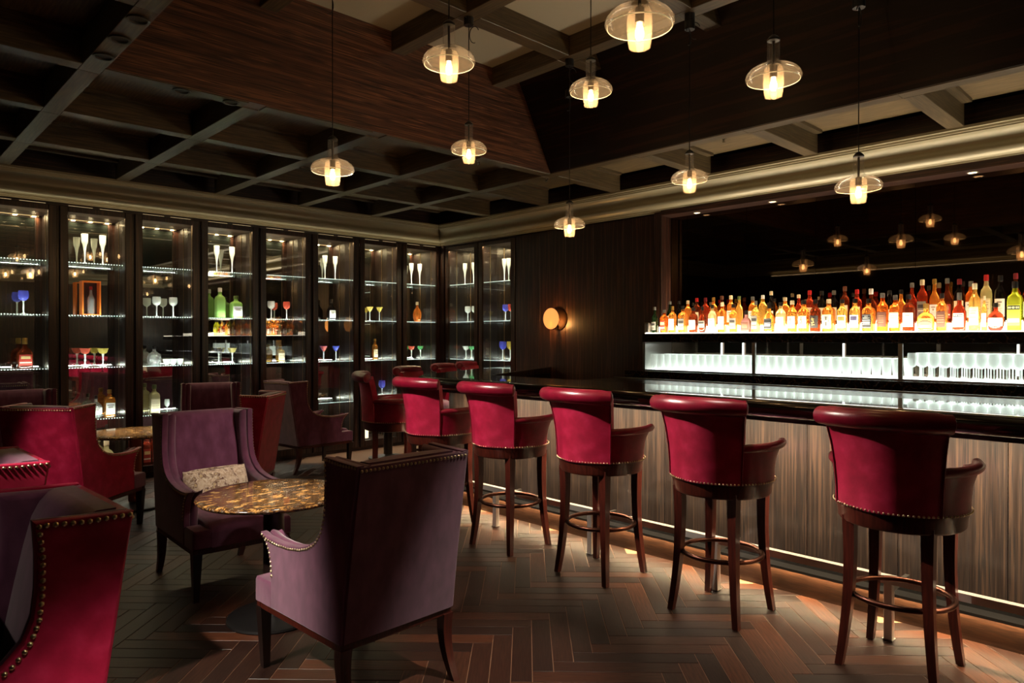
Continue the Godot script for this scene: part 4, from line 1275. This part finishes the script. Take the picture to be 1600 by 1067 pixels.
func row_at(rows: Array, y: float) -> Array:
	for i in rows.size() - 1:
		if y <= rows[i + 1][0]:
			var f: float = (y - rows[i][0]) / (rows[i + 1][0] - rows[i][0])
			return [y, lerpf(rows[i][1], rows[i + 1][1], f), lerpf(rows[i][2], rows[i + 1][2], f), lerpf(rows[i][3], rows[i + 1][3], f)]
	return rows[rows.size() - 1]

func bottle_shape(kind: String) -> Array:
	# [body, cap, label], one metre tall; widths are real
	if not bottle_meshes.has(kind):
		var rows: Array = SHAPES[kind]
		var m := MB.new()
		var rings := []
		for q in rows:
			var r := PackedVector3Array()
			for j in 24: r.append(sect(q, TAU * j / 24))
			rings.append(r)
		m.loft(rings)
		var top: Array = rows[rows.size() - 1]
		var c := MB.new()
		c.lathe([[0.0, top[0] - 0.06], [top[1] + 0.002, top[0] - 0.06], [top[1] + 0.003, top[0] - 0.05], [top[1] + 0.003, 0.985], [top[1], 1.0], [0.0, 1.0]], 16)
		# label wrapped on the front, with its own picture coordinates
		var st := SurfaceTool.new()
		st.begin(Mesh.PRIMITIVE_TRIANGLES)
		var y0: float = LABEL_AT[kind][0]
		var y1: float = LABEL_AT[kind][1]
		var lim := 0.72 if SHAPES[kind][2][3] > 2.9 else 0.95
		for i in 4:
			for j in 12:
				for k in [[0, 0], [0, 1], [1, 1], [0, 0], [1, 1], [1, 0]]:
					var v: float = (i + k[1]) / 4.0
					var u: float = (j + k[0]) / 12.0
					var p := sect(row_at(rows, lerpf(y0, y1, v)), lerpf(-lim, lim, u), 0.0009)
					st.set_uv(Vector2(u, 1.0 - v))
					st.set_smooth_group(1)
					st.add_vertex(p)
		st.generate_normals()
		bottle_meshes[kind] = [m.mesh(40), c.mesh(40), st.commit()]
	return bottle_meshes[kind]

func label_mat(kind: String) -> StandardMaterial3D:
	var key := "label_" + kind
	if M.has(key): return M[key]
	var im := Image.create(64, 64, false, Image.FORMAT_RGB8)
	var ink := rgb(50, 42, 40)
	match kind:
		"white", "olive", "navy", "band":
			im.fill(rgb(238, 236, 230))
			for k in 5: im.fill_rect(Rect2i(14 + (k % 2) * 5, 34 + k * 5, 36 - (k % 2) * 10, 1), rgb(150, 146, 140))
			if kind == "olive": im.fill_rect(Rect2i(8, 6, 48, 22), rgb(120, 112, 52))
			if kind == "navy": im.fill_rect(Rect2i(8, 6, 48, 22), rgb(66, 62, 92))
			if kind == "band":
				im.fill_rect(Rect2i(4, 6, 56, 11), rgb(24, 26, 38))
				for k in 8: im.fill_rect(Rect2i(9 + k * 6, 9, 4, 5), rgb(224, 222, 216))
			if kind == "white":
				im.fill_rect(Rect2i(18, 10, 28, 4), rgb(120, 100, 90))
				im.fill_rect(Rect2i(26, 18, 12, 10), rgb(170, 160, 148))
		"cream", "brush":
			im.fill(rgb(226, 212, 176))
			im.fill_rect(Rect2i(2, 2, 60, 1), rgb(160, 130, 80))
			im.fill_rect(Rect2i(2, 60, 60, 1), rgb(160, 130, 80))
			if kind == "brush":
				for k in [[26, 10, 12, 3], [30, 8, 3, 18], [22, 18, 20, 3], [24, 26, 6, 3], [36, 24, 4, 10], [20, 36, 24, 3], [30, 34, 3, 20], [24, 44, 16, 3], [22, 52, 5, 5], [38, 50, 5, 6]]: im.fill_rect(Rect2i(k[0], k[1], k[2], k[3]), ink)
			else:
				for k in 6: im.fill_rect(Rect2i(12 + (k % 3) * 3, 14 + k * 7, 40 - (k % 3) * 6, 2 if k % 2 else 1), rgb(120, 88, 60))
		"black_gold":
			im.fill(rgb(34, 28, 26))
			for k in [[26, 10, 4, 16], [20, 16, 22, 3], [34, 22, 4, 16], [22, 34, 20, 3], [26, 38, 4, 14], [34, 46, 10, 3]]: im.fill_rect(Rect2i(k[0], k[1], k[2], k[3]), rgb(200, 168, 90))
		"black_white":
			im.fill(rgb(28, 28, 30))
			im.fill_rect(Rect2i(3, 3, 58, 1), rgb(210, 210, 206))
			im.fill_rect(Rect2i(3, 60, 58, 1), rgb(210, 210, 206))
			for k in 3: im.fill_rect(Rect2i(14 + k, 26 + k * 9, 36 - 2 * k, 3 if k != 1 else 5), rgb(206, 206, 202))
		"brown":
			im.fill(rgb(96, 58, 44))
			for k in 4: im.fill_rect(Rect2i(16, 16 + k * 9, 32, 2), rgb(170, 130, 96))
		"grey":
			im.fill(rgb(120, 116, 106))
			im.fill_rect(Rect2i(10, 12, 44, 14), rgb(42, 38, 36))
			im.fill_rect(Rect2i(12, 34, 40, 4), rgb(206, 196, 170))
			im.fill_rect(Rect2i(16, 46, 32, 3), rgb(60, 52, 46))
		"red":
			im.fill(rgb(176, 52, 40))
			im.fill_rect(Rect2i(6, 44, 52, 6), rgb(236, 222, 196))
			im.fill_rect(Rect2i(14, 10, 36, 16), rgb(222, 190, 130))
		"arch":
			im.fill(rgb(206, 160, 86))
			for k in 12: im.fill_rect(Rect2i(8 + k * 4, 12 + int(absf(k - 5.5) * 2.2), 4, 7), rgb(62, 44, 66))
			im.fill_rect(Rect2i(18, 36, 28, 3), rgb(110, 74, 40))
		"yellow_green":
			im.fill(rgb(196, 196, 60))
			im.fill_rect(Rect2i(0, 2, 64, 13), rgb(46, 52, 48))
			for k in 9: im.fill_rect(Rect2i(6 + k * 6, 5, 4, 7), rgb(206, 210, 170))
			im.fill_rect(Rect2i(6, 42, 52, 12), rgb(224, 222, 150))
	var m := StandardMaterial3D.new()
	m.resource_name = key
	m.albedo_texture = ImageTexture.create_from_image(im)
	m.roughness = 0.6
	M[key] = m
	return m

func liquid(kind: String) -> StandardMaterial3D:
	var key := "liquid_" + kind
	if M.has(key): return M[key]
	var c: Color = {"amber": rgb(246, 166, 70, 0.3), "gold": rgb(250, 206, 104, 0.3), "orange": rgb(240, 132, 46, 0.3), "dark": rgb(128, 52, 24, 0.36), "red": rgb(180, 62, 34, 0.34), "green": rgb(30, 52, 26, 0.4), "black": rgb(20, 16, 16, 0.6), "pale": rgb(248, 236, 180, 0.34), "lime": rgb(206, 214, 60, 0.4), "mint": rgb(172, 220, 120, 0.72), "rose": rgb(170, 120, 116, 0.6), "clear": rgb(240, 244, 240, 0.2)}[kind]
	return mat(key, c, 0.03, 0, {"solid": 0.05})

func cap_mat(kind: String) -> StandardMaterial3D:
	var key := "cap_" + kind
	if M.has(key): return M[key]
	var c: Color = {"black": rgb(20, 18, 18), "red": rgb(176, 30, 34), "cream": rgb(216, 200, 164), "gold": rgb(188, 148, 76), "grey": rgb(130, 130, 128), "brown": rgb(96, 58, 44), "white": rgb(232, 230, 224), "green": rgb(92, 108, 60), "wine": rgb(110, 24, 34)}[kind]
	return mat(key, c, 0.35, 0.7 if kind == "gold" or kind == "grey" else 0.0)

func bottle(p: Vector3, turn: float, kind: String, h: float, liq: String, cap: String, lab: String, label: String, group: String, sc := 1.0) -> Node3D:
	var o := thing("bottle", label, "bottle", p, turn, group)
	var g := bottle_shape(kind)
	var x := Transform3D(Basis.from_scale(Vector3(sc, h, sc)), Vector3.ZERO)
	part(o, "body", g[0], liquid(liq), x)
	part(o, "cap", g[1], cap_mat(cap), x)
	if lab: part(o, "label", g[2], label_mat(lab), x)
	return o

const LOOKS := {"white": "white label", "olive": "olive block on white", "navy": "navy block on white", "band": "dark band on white", "cream": "cream label", "brush": "brushed cream label", "black_gold": "black and gold label", "black_white": "black and white label", "brown": "brown label", "grey": "grey label", "red": "red label", "arch": "arched gold label", "yellow_green": "green-yellow label"}

func ordinal(k: int) -> String:
	var ones := ["first", "second", "third", "fourth", "fifth", "sixth", "seventh", "eighth", "ninth", "tenth", "eleventh", "twelfth", "thirteenth", "fourteenth", "fifteenth", "sixteenth", "seventeenth", "eighteenth", "nineteenth"]
	if k < 19: return ones[k] + " from left"
	if k == 19: return "twentieth from left"
	if k < 29: return "twenty-" + ones[k - 20] + " from left"
	if k == 29: return "thirtieth from left"
	return "thirty-" + ones[k - 30] + " from left"

func zpix(px: float, x: float) -> float:
	# where the row of bottles at depth x meets a sight line given by its place across the photograph
	var u := (px - 800.0) / 1094.8
	return x * (-0.7213 + 0.6926 * u) / (0.6926 + 0.7213 * u)

func bottles() -> void:
	var gf := "front row of bottles on the lit shelf"
	# [place across, shape, height, liquid, cap, label, width]
	var front := [
		[1023, "slim", 0.25, "green", "grey", "grey", 0.95], [1038, "square", 0.22, "orange", "grey", "red", 0.85], [1051, "square", 0.25, "amber", "gold", "white", 0.8], [1067, "square", 0.25, "amber", "black", "grey", 0.95],
		[1083.5, "round", 0.23, "dark", "black", "white", 1.12], [1097.5, "flask", 0.24, "dark", "black", "grey", 0.78], [1113, "round", 0.25, "pale", "black", "white", 1.0], [1128.5, "square", 0.27, "amber", "cream", "white", 0.85],
		[1146, "round", 0.25, "amber", "black", "grey", 0.98], [1166, "wide", 0.19, "rose", "black", "brown", 0.8], [1181, "square", 0.27, "gold", "grey", "grey", 0.8], [1202, "wide", 0.25, "amber", "black", "black_white", 0.82],
		[1220, "round", 0.25, "pale", "black", "white", 1.08], [1238, "round", 0.26, "amber", "cream", "brush", 1.05], [1256, "round", 0.26, "amber", "black", "brush", 1.18], [1274, "round", 0.26, "dark", "black", "black_gold", 1.12],
		[1295, "square", 0.26, "amber", "cream", "brush", 1.1], [1316, "round", 0.255, "gold", "black", "olive", 1.02], [1336, "round", 0.255, "gold", "black", "navy", 1.02], [1357.5, "square", 0.25, "amber", "black", "black_white", 1.02],
		[1379, "round", 0.29, "orange", "grey", "brown", 1.05], [1399, "square", 0.27, "orange", "grey", "cream", 0.95], [1420, "round", 0.27, "dark", "black", "white", 1.12], [1447, "wide", 0.2, "amber", "gold", "arch", 1.02],
		[1472, "square", 0.27, "amber", "black", "brown", 0.85], [1499, "wide", 0.27, "red", "grey", "band", 0.78], [1523, "round", 0.33, "gold", "cream", "cream", 0.95], [1538, "round", 0.24, "gold", "cream", "white", 0.48],
		[1556, "ball", 0.19, "red", "black", "cream", 0.9], [1586, "square", 0.33, "lime", "black", "yellow_green", 1.05], [1613, "square", 0.33, "lime", "black", "yellow_green", 1.0]]
	var look := {"green": "dark green", "orange": "orange", "amber": "amber", "dark": "dark red-brown", "pale": "pale straw", "rose": "dusky pink", "gold": "golden", "red": "deep red cognac", "lime": "yellow-green"}
	for k in front.size():
		var b: Array = front[k]
		var o := bottle(Vector3(5.69, 1.4505, zpix(b[0], 5.69)), -PI / 2 + rng.randf_range(-0.15, 0.1), b[1], b[2], b[3], b[4], b[5], "%s bottle with %s, %s, front shelf row" % [look[b[3]], LOOKS[b[5]], ordinal(k)], gf, b[6])
		if k == 19: lettering(o, "JACK\nDANIEL'S", 0.011, Vector3(0, 0.108, 0.0405), rgb(230, 230, 226))
		if k == 29: lettering(o, "CHARTREUSE", 0.0085, Vector3(0, 0.155, 0.0425), rgb(226, 228, 190))
	var back := [
		[1047, "slim", 0.25, "green", "grey", "white"], [1061, "slim", 0.25, "black", "black", ""], [1075, "round", 0.25, "amber", "cream", ""], [1089, "round", 0.27, "dark", "red", "cream"], [1102.5, "round", 0.27, "red", "wine", ""],
		[1115, "round", 0.27, "amber", "gold", "white"], [1128, "round", 0.28, "dark", "brown", ""], [1142, "round", 0.28, "amber", "cream", "white"], [1155, "slim", 0.27, "gold", "green", ""], [1176, "round", 0.26, "amber", "grey", "white"],
		[1192, "round", 0.27, "gold", "white", ""], [1205, "slim", 0.3, "black", "cream", "white"], [1227, "round", 0.24, "amber", "cream", ""], [1248, "slim", 0.26, "red", "cream", "red"], [1265, "round", 0.29, "red", "red", "cream"],
		[1284, "round", 0.28, "black", "black", "brush"], [1303, "round", 0.28, "black", "grey", "brush"], [1320, "round", 0.31, "dark", "brown", "cream"], [1339, "round", 0.28, "red", "red", "cream"], [1361, "flask", 0.28, "dark", "white", ""],
		[1390, "slim", 0.26, "black", "black", "white"], [1408, "slim", 0.26, "amber", "black", ""], [1425, "slim", 0.31, "red", "grey", ""], [1441, "round", 0.33, "red", "cream", "grey"], [1460, "slim", 0.33, "amber", "gold", "white"],
		[1480, "slim", 0.33, "dark", "grey", "red"], [1499, "round", 0.32, "black", "wine", "cream"], [1517, "round", 0.3, "orange", "grey", "white"], [1541, "round", 0.34, "pale", "red", "cream"], [1563, "round", 0.33, "black", "black", "white"],
		[1587, "slim", 0.34, "dark", "wine", "white"], [1606, "slim", 0.33, "dark", "wine", "white"]]
	var look2 := look.merged({"black": "black glass"})
	for k in back.size():
		var b: Array = back[k]
		bottle(Vector3(5.895, 1.5105, zpix(b[0], 5.895)), -PI / 2, b[1], b[2], b[3], b[4], b[5], "taller %s bottle with %s cap, %s, back shelf row" % [look2[b[3]], b[4], ordinal(k)], "back row of bottles on the lit shelf", 0.96)

func lettering(o: Node3D, s: String, size: float, p: Vector3, c: Color) -> void:
	var t := TextMesh.new()
	var f := SystemFont.new()
	f.font_names = PackedStringArray(["Droid Serif"])
	t.font = f
	t.text = s
	t.font_size = 16
	t.pixel_size = size / 16.0
	t.depth = 0.0004
	var key := "ink_%s" % c.to_html()
	part(o, "lettering", t, M[key] if M.has(key) else mat(key, c, 0.6), Transform3D(Basis(), p))

func rack_glasses() -> void:
	for r in 3:
		var z := -3.93 + 0.03 * (r % 2)
		while z < -1.76:
			glassware("tumbler", "tall_tumbler", Vector3(5.68 + 0.115 * r, 1.1005, z), M.cut_crystal, "clear straight tumbler in the lit rack under the bottle shelf", "glass", "tumblers in the lit rack")
			z += 0.0745
	for r in 4:
		var z := -1.67 + 0.035 * (r % 2)
		while z < -0.92:
			glassware("wine", "wine_glass", Vector3(5.67 + 0.09 * r, 1.1005, z), M.cut_crystal, "clear stemmed wine glass at the right end of the lit rack", "glass", "wine glasses in the lit rack")
			z += 0.072

func shelf_x(px: float, z: float) -> float:
	var u := (px - 800.0) / 1094.8
	return z * (0.6926 + 0.7213 * u) / (-0.7213 + 0.6926 * u)

func displayed_things() -> void:
	var z := -7.76
	var cc := tint("crystal_blue", Color(0.42, 0.46, 1.0, 0.5))
	var cr := tint("crystal_red", Color(1.0, 0.45, 0.36, 0.5))
	var cy := tint("crystal_yellow", Color(1.0, 0.92, 0.45, 0.5))
	var cg := tint("crystal_green", Color(0.45, 0.85, 0.55, 0.5))
	var ck := tint("crystal_smoke", Color(0.3, 0.3, 0.34, 0.5))
	var w: Material = M.cut_crystal
	# top shelf flutes
	var flutes := [[133, "left flute in the cabinet with the orange box"], [161, "right flute in the cabinet with the orange box"], [339, "left flute above the pale green bottles"], [363, "right flute above the pale green bottles"], [508, "left flute in the sixth cabinet from the left"], [524, "right flute in the sixth cabinet from the left"], [643, "left flute in the corner cabinet"], [656, "right flute in the corner cabinet"]]
	for f in flutes: glassware("flute", "champagne_flute", Vector3(shelf_x(f[0], z), 2.1205, z), w, "tall crystal champagne flute, " + f[1], "glass", "champagne flutes on the top shelves")
	for f in [[-7.28, "next to the corner, left one"], [-7.1, "next to the corner, right one"], [-6.5, "beside the sconce panel, left one"], [-6.42, "beside the sconce panel, middle one"], [-6.33, "beside the sconce panel, right one"]]:
		glassware("flute", "champagne_flute", Vector3(WX + 0.16, 2.1205, f[0]), w, "tall crystal champagne flute on the bar wall cabinet, " + f[1], "glass", "champagne flutes on the top shelves")
	# second shelf
	var g := "cut glasses on the second shelves"
	glassware("goblet", "crystal_goblet", Vector3(shelf_x(37, z), 1.6205, z), cc, "blue-rimmed cut crystal goblet in the leftmost cabinet", "glass", g, 1.05)
	for f in [[245, "left of the pair above the small cups"], [271, "right of the pair above the small cups"], [424, "left of the red-rimmed one"]]:
		glassware("goblet", "crystal_goblet", Vector3(shelf_x(f[0], z), 1.6205, z), w, "clear cut crystal goblet, " + f[1], "glass", g)
	glassware("goblet", "crystal_goblet", Vector3(shelf_x(448, z), 1.6205, z), cr, "red-rimmed cut crystal goblet in the fifth cabinet", "glass", g)
	for f in [[578, "left"], [593, "right"]]: glassware("martini", "flared_glass", Vector3(shelf_x(f[0], z), 1.6205, z), cy, "yellow flared cocktail glass in the seventh cabinet, %s of two" % f[0 + 1], "glass", g)
	for f in [[-7.22, "left"], [-7.08, "right"]]: glassware("goblet", "crystal_goblet", Vector3(WX + 0.16, 1.6205, f[0]), w, "clear cut goblet in the bar wall cabinet by the corner, %s of two" % f[1], "glass", g)
	glassware("goblet", "crystal_goblet", Vector3(WX + 0.16, 1.6205, -6.48), cc, "blue cut goblet in the cabinet beside the sconce panel", "glass", g)
	glassware("goblet", "crystal_goblet", Vector3(WX + 0.16, 1.6205, -6.38), cr, "red cut goblet in the cabinet beside the sconce panel", "glass", g)
	glassware("goblet", "crystal_goblet", Vector3(WX + 0.16, 1.6205, -6.29), cy, "yellow cut goblet in the cabinet beside the sconce panel", "glass", g)
	# third shelf
	g = "coloured coupes on the third shelves"
	glassware("coupe", "coupe_glass", Vector3(shelf_x(133, z), 1.1205, z), cr, "red cut coupe in the cabinet with the orange box", "glass", g, 1.05)
	glassware("coupe", "coupe_glass", Vector3(shelf_x(161, z), 1.1205, z), cy, "yellow cut coupe in the cabinet with the orange box", "glass", g, 1.05)
	glassware("coupe", "coupe_glass", Vector3(shelf_x(342, z), 1.1205, z), ck, "smoky cut coupe below the pale green bottles", "glass", g)
	glassware("coupe", "coupe_glass", Vector3(shelf_x(363, z), 1.1205, z), cy, "yellow cut coupe below the pale green bottles", "glass", g)
	glassware("martini", "cocktail_glass", Vector3(shelf_x(506, z), 1.1205, z), cr, "red cocktail glass in the sixth cabinet", "glass", g)
	glassware("martini", "cocktail_glass", Vector3(shelf_x(525, z), 1.1205, z), cc, "blue cocktail glass in the sixth cabinet", "glass", g)
	glassware("coupe", "coupe_glass", Vector3(shelf_x(643, z), 1.1205, z), cr, "red coupe in the corner cabinet", "glass", g)
	glassware("coupe", "coupe_glass", Vector3(shelf_x(657, z), 1.1205, z), cg, "green coupe in the corner cabinet", "glass", g)
	glassware("coupe", "coupe_glass", Vector3(WX + 0.16, 1.1205, -7.26), w, "clear coupe in the bar wall cabinet by the corner", "glass", g)
	glassware("coupe", "coupe_glass", Vector3(WX + 0.16, 1.1205, -7.14), cg, "green coupe in the bar wall cabinet by the corner", "glass", g)
	glassware("coupe", "coupe_glass", Vector3(WX + 0.16, 1.1205, -7.02), cr, "red coupe in the bar wall cabinet by the corner", "glass", g)
	glassware("goblet", "crystal_goblet", Vector3(WX + 0.16, 1.1205, -6.53), cc, "tall blue cut goblet on the lower shelf beside the sconce panel", "glass", g, 1.15)
	glassware("goblet", "crystal_goblet", Vector3(WX + 0.16, 1.1205, -6.39), cy, "tall yellow cut goblet on the lower shelf beside the sconce panel", "glass", g, 1.15)
	for k in 3: glassware("cup", "small_cup", Vector3(shelf_x(260 + 10.5 * k, z), 1.1205, z), w, "small clear cup beside the decanter, %s of three" % ["left", "middle", "right"][k], "glass", "small cups on the third shelf")
	glassware("goblet", "crystal_goblet", Vector3(shelf_x(597, z), 0.6205, z), cc, "blue crystal goblet low in the seventh cabinet, seen between the stools", "glass", "cut glasses on the lowest shelf", 1.1)
	glassware("wine", "tasting_glass", Vector3(shelf_x(261, z), 0.6205, z), w, "small tulip tasting glass beside the tall yellow bottle", "glass", "cut glasses on the lowest shelf", 0.75)
	# bottles in the cabinets
	g = "bottles in the lit cabinets"
	bottle(Vector3(shelf_x(39, z), 1.1205, z), 0, "wide", 0.28, "dark", "gold", "red", "dark whisky bottle with red label and gold cap in the leftmost cabinet", g, 1.15)
	bottle(Vector3(shelf_x(171, z), 0.6205, z), 0, "square", 0.27, "amber", "gold", "white", "amber bottle with white label on the low shelf behind the lit red armchair", g, 1.2)
	bottle(Vector3(shelf_x(150, z), 0.6205, z), 0, "ball", 0.22, "clear", "black", "white", "clear bottle with dark stopper on the low shelf behind the lit red armchair", g)
	bottle(Vector3(shelf_x(241, z), 0.6205, z), 0, "square", 0.3, "pale", "green", "cream", "tall pale yellow square bottle on the low shelf above the far table", g, 1.25)
	bottle(Vector3(shelf_x(344, z), 1.6205, z), 0, "square", 0.33, "mint", "white", "", "tall pale green bottle with white neck in the lit cabinet", g, 1.25)
	bottle(Vector3(shelf_x(369, z), 1.6205, z), 0, "square", 0.25, "mint", "green", "white", "short pale green flagon with square label in the lit cabinet", g, 1.5)
	bottle(Vector3(shelf_x(438, z), 1.1205, z), 0, "square", 0.2, "gold", "gold", "cream", "golden square bottle alone on the third shelf of the fifth cabinet", g, 1.1)
	bottle(Vector3(shelf_x(518, z), 1.6205, z), 0, "wide", 0.26, "black", "black", "white", "black bottle with white label in the sixth cabinet", g, 0.95)
	bottle(Vector3(shelf_x(586, z), 1.1205, z), 0, "round", 0.27, "amber", "gold", "cream", "amber bottle with cream label in the seventh cabinet", g, 1.0)
	bottle(Vector3(shelf_x(652, z), 1.6205, z), 0, "flask", 0.27, "orange", "cream", "", "round fan-shaped brandy decanter in the corner cabinet", g, 1.15)
	bottle(Vector3(shelf_x(241, z), 1.1205, z), 0, "ball", 0.2, "clear", "black", "", "clear spherical decanter with a dark blue stopper beside the small cups", g, 1.2)
	for k in 3: bottle(Vector3(shelf_x(228 + 14 * k, z), 0.1005, z), 0, "square", 0.32, "red", "red", "red", "red glowing bottle at the bottom of the third cabinet, %s of three" % ["left", "middle", "right"][k], g)
	bottle(Vector3(shelf_x(166, z), 0.1005, z), 0, "wide", 0.3, "pale", "cream", "cream", "pale bottle at the very bottom of the second cabinet", g, 1.3)
	# orange presentation box with a glass decanter inside
	var o := thing("presentation_box", "open orange presentation box in the second cabinet from the left", "box", Vector3(1.77, 1.6205, -7.79))
	var om := mat("orange_card", rgb(226, 112, 18), 0.6)
	pbox(o, "base", Vector3(-0.08, 0, -0.06), Vector3(0.08, 0.012, 0.06), om)
	pbox(o, "lid", Vector3(-0.08, 0.322, -0.06), Vector3(0.08, 0.334, 0.06), om)
	pbox(o, "side", Vector3(-0.08, 0.012, -0.06), Vector3(-0.068, 0.322, 0.06), om)
	pbox(o, "side", Vector3(0.068, 0.012, -0.06), Vector3(0.08, 0.322, 0.06), om)
	pbox(o, "back", Vector3(-0.068, 0.012, -0.06), Vector3(0.068, 0.322, -0.05), mat("brown_card", rgb(64, 30, 16), 0.7))
	bottle(Vector3(1.775, 1.6335, -7.785), 0, "slim", 0.27, "clear", "red", "", "slender clear decanter standing inside the orange box", g, 0.95)
	# lit white panel low in the seventh cabinet
	var l := thing("lamp_box", "small bright white lamp box at the foot of the seventh cabinet", "lamp", Vector3(4.79, 0.1005, -7.72))
	pbox(l, "lamp", Vector3(-0.06, 0.03, -0.04), Vector3(0.06, 0.29, 0.04), mat("lamp_white", Color(1, 0.95, 0.8), 0.5, 0, {"glow": 1.5}), 0.006)
	pbox(l, "base", Vector3(-0.07, 0, -0.05), Vector3(0.07, 0.03, 0.05), M.black_metal, 0.003)

func small_fittings() -> void:
	# smoke detectors and sprinkler heads seen as small bright dots
	for s in [[2.45, -6.0], [5.35, -5.05], [5.33, -3.0], [4.35, -4.98]]:
		var o := thing("sprinkler_head", "tiny chrome sprinkler head under a ceiling coffer", "sprinkler", Vector3(s[0], 3.07, s[1]), 0, "ceiling sprinkler heads")
		var m := MB.new()
		m.lathe([[0.0, 0.0], [0.024, 0.0], [0.026, -0.004], [0.01, -0.012], [0.006, -0.03], [0.014, -0.032], [0.014, -0.035], [0.0, -0.036]], 14)
		part(o, "head", m.mesh(), M.chrome)
	var d := thing("air_diffuser", "round white air diffuser in the raised ceiling at the top edge", "vent", Vector3(3.55, 3.679, -1.98))
	for k in 3:
		var m := MB.new()
		var r := 0.2 - 0.06 * k
		m.lathe([[r - 0.045, 0.0], [r, 0.0], [r, -0.008], [r - 0.02, -0.02 - 0.006 * k], [r - 0.05, -0.02 - 0.006 * k]], 32)
		part(d, "ring", m.mesh(), mat("vent_white", rgb(196, 192, 180), 0.5))
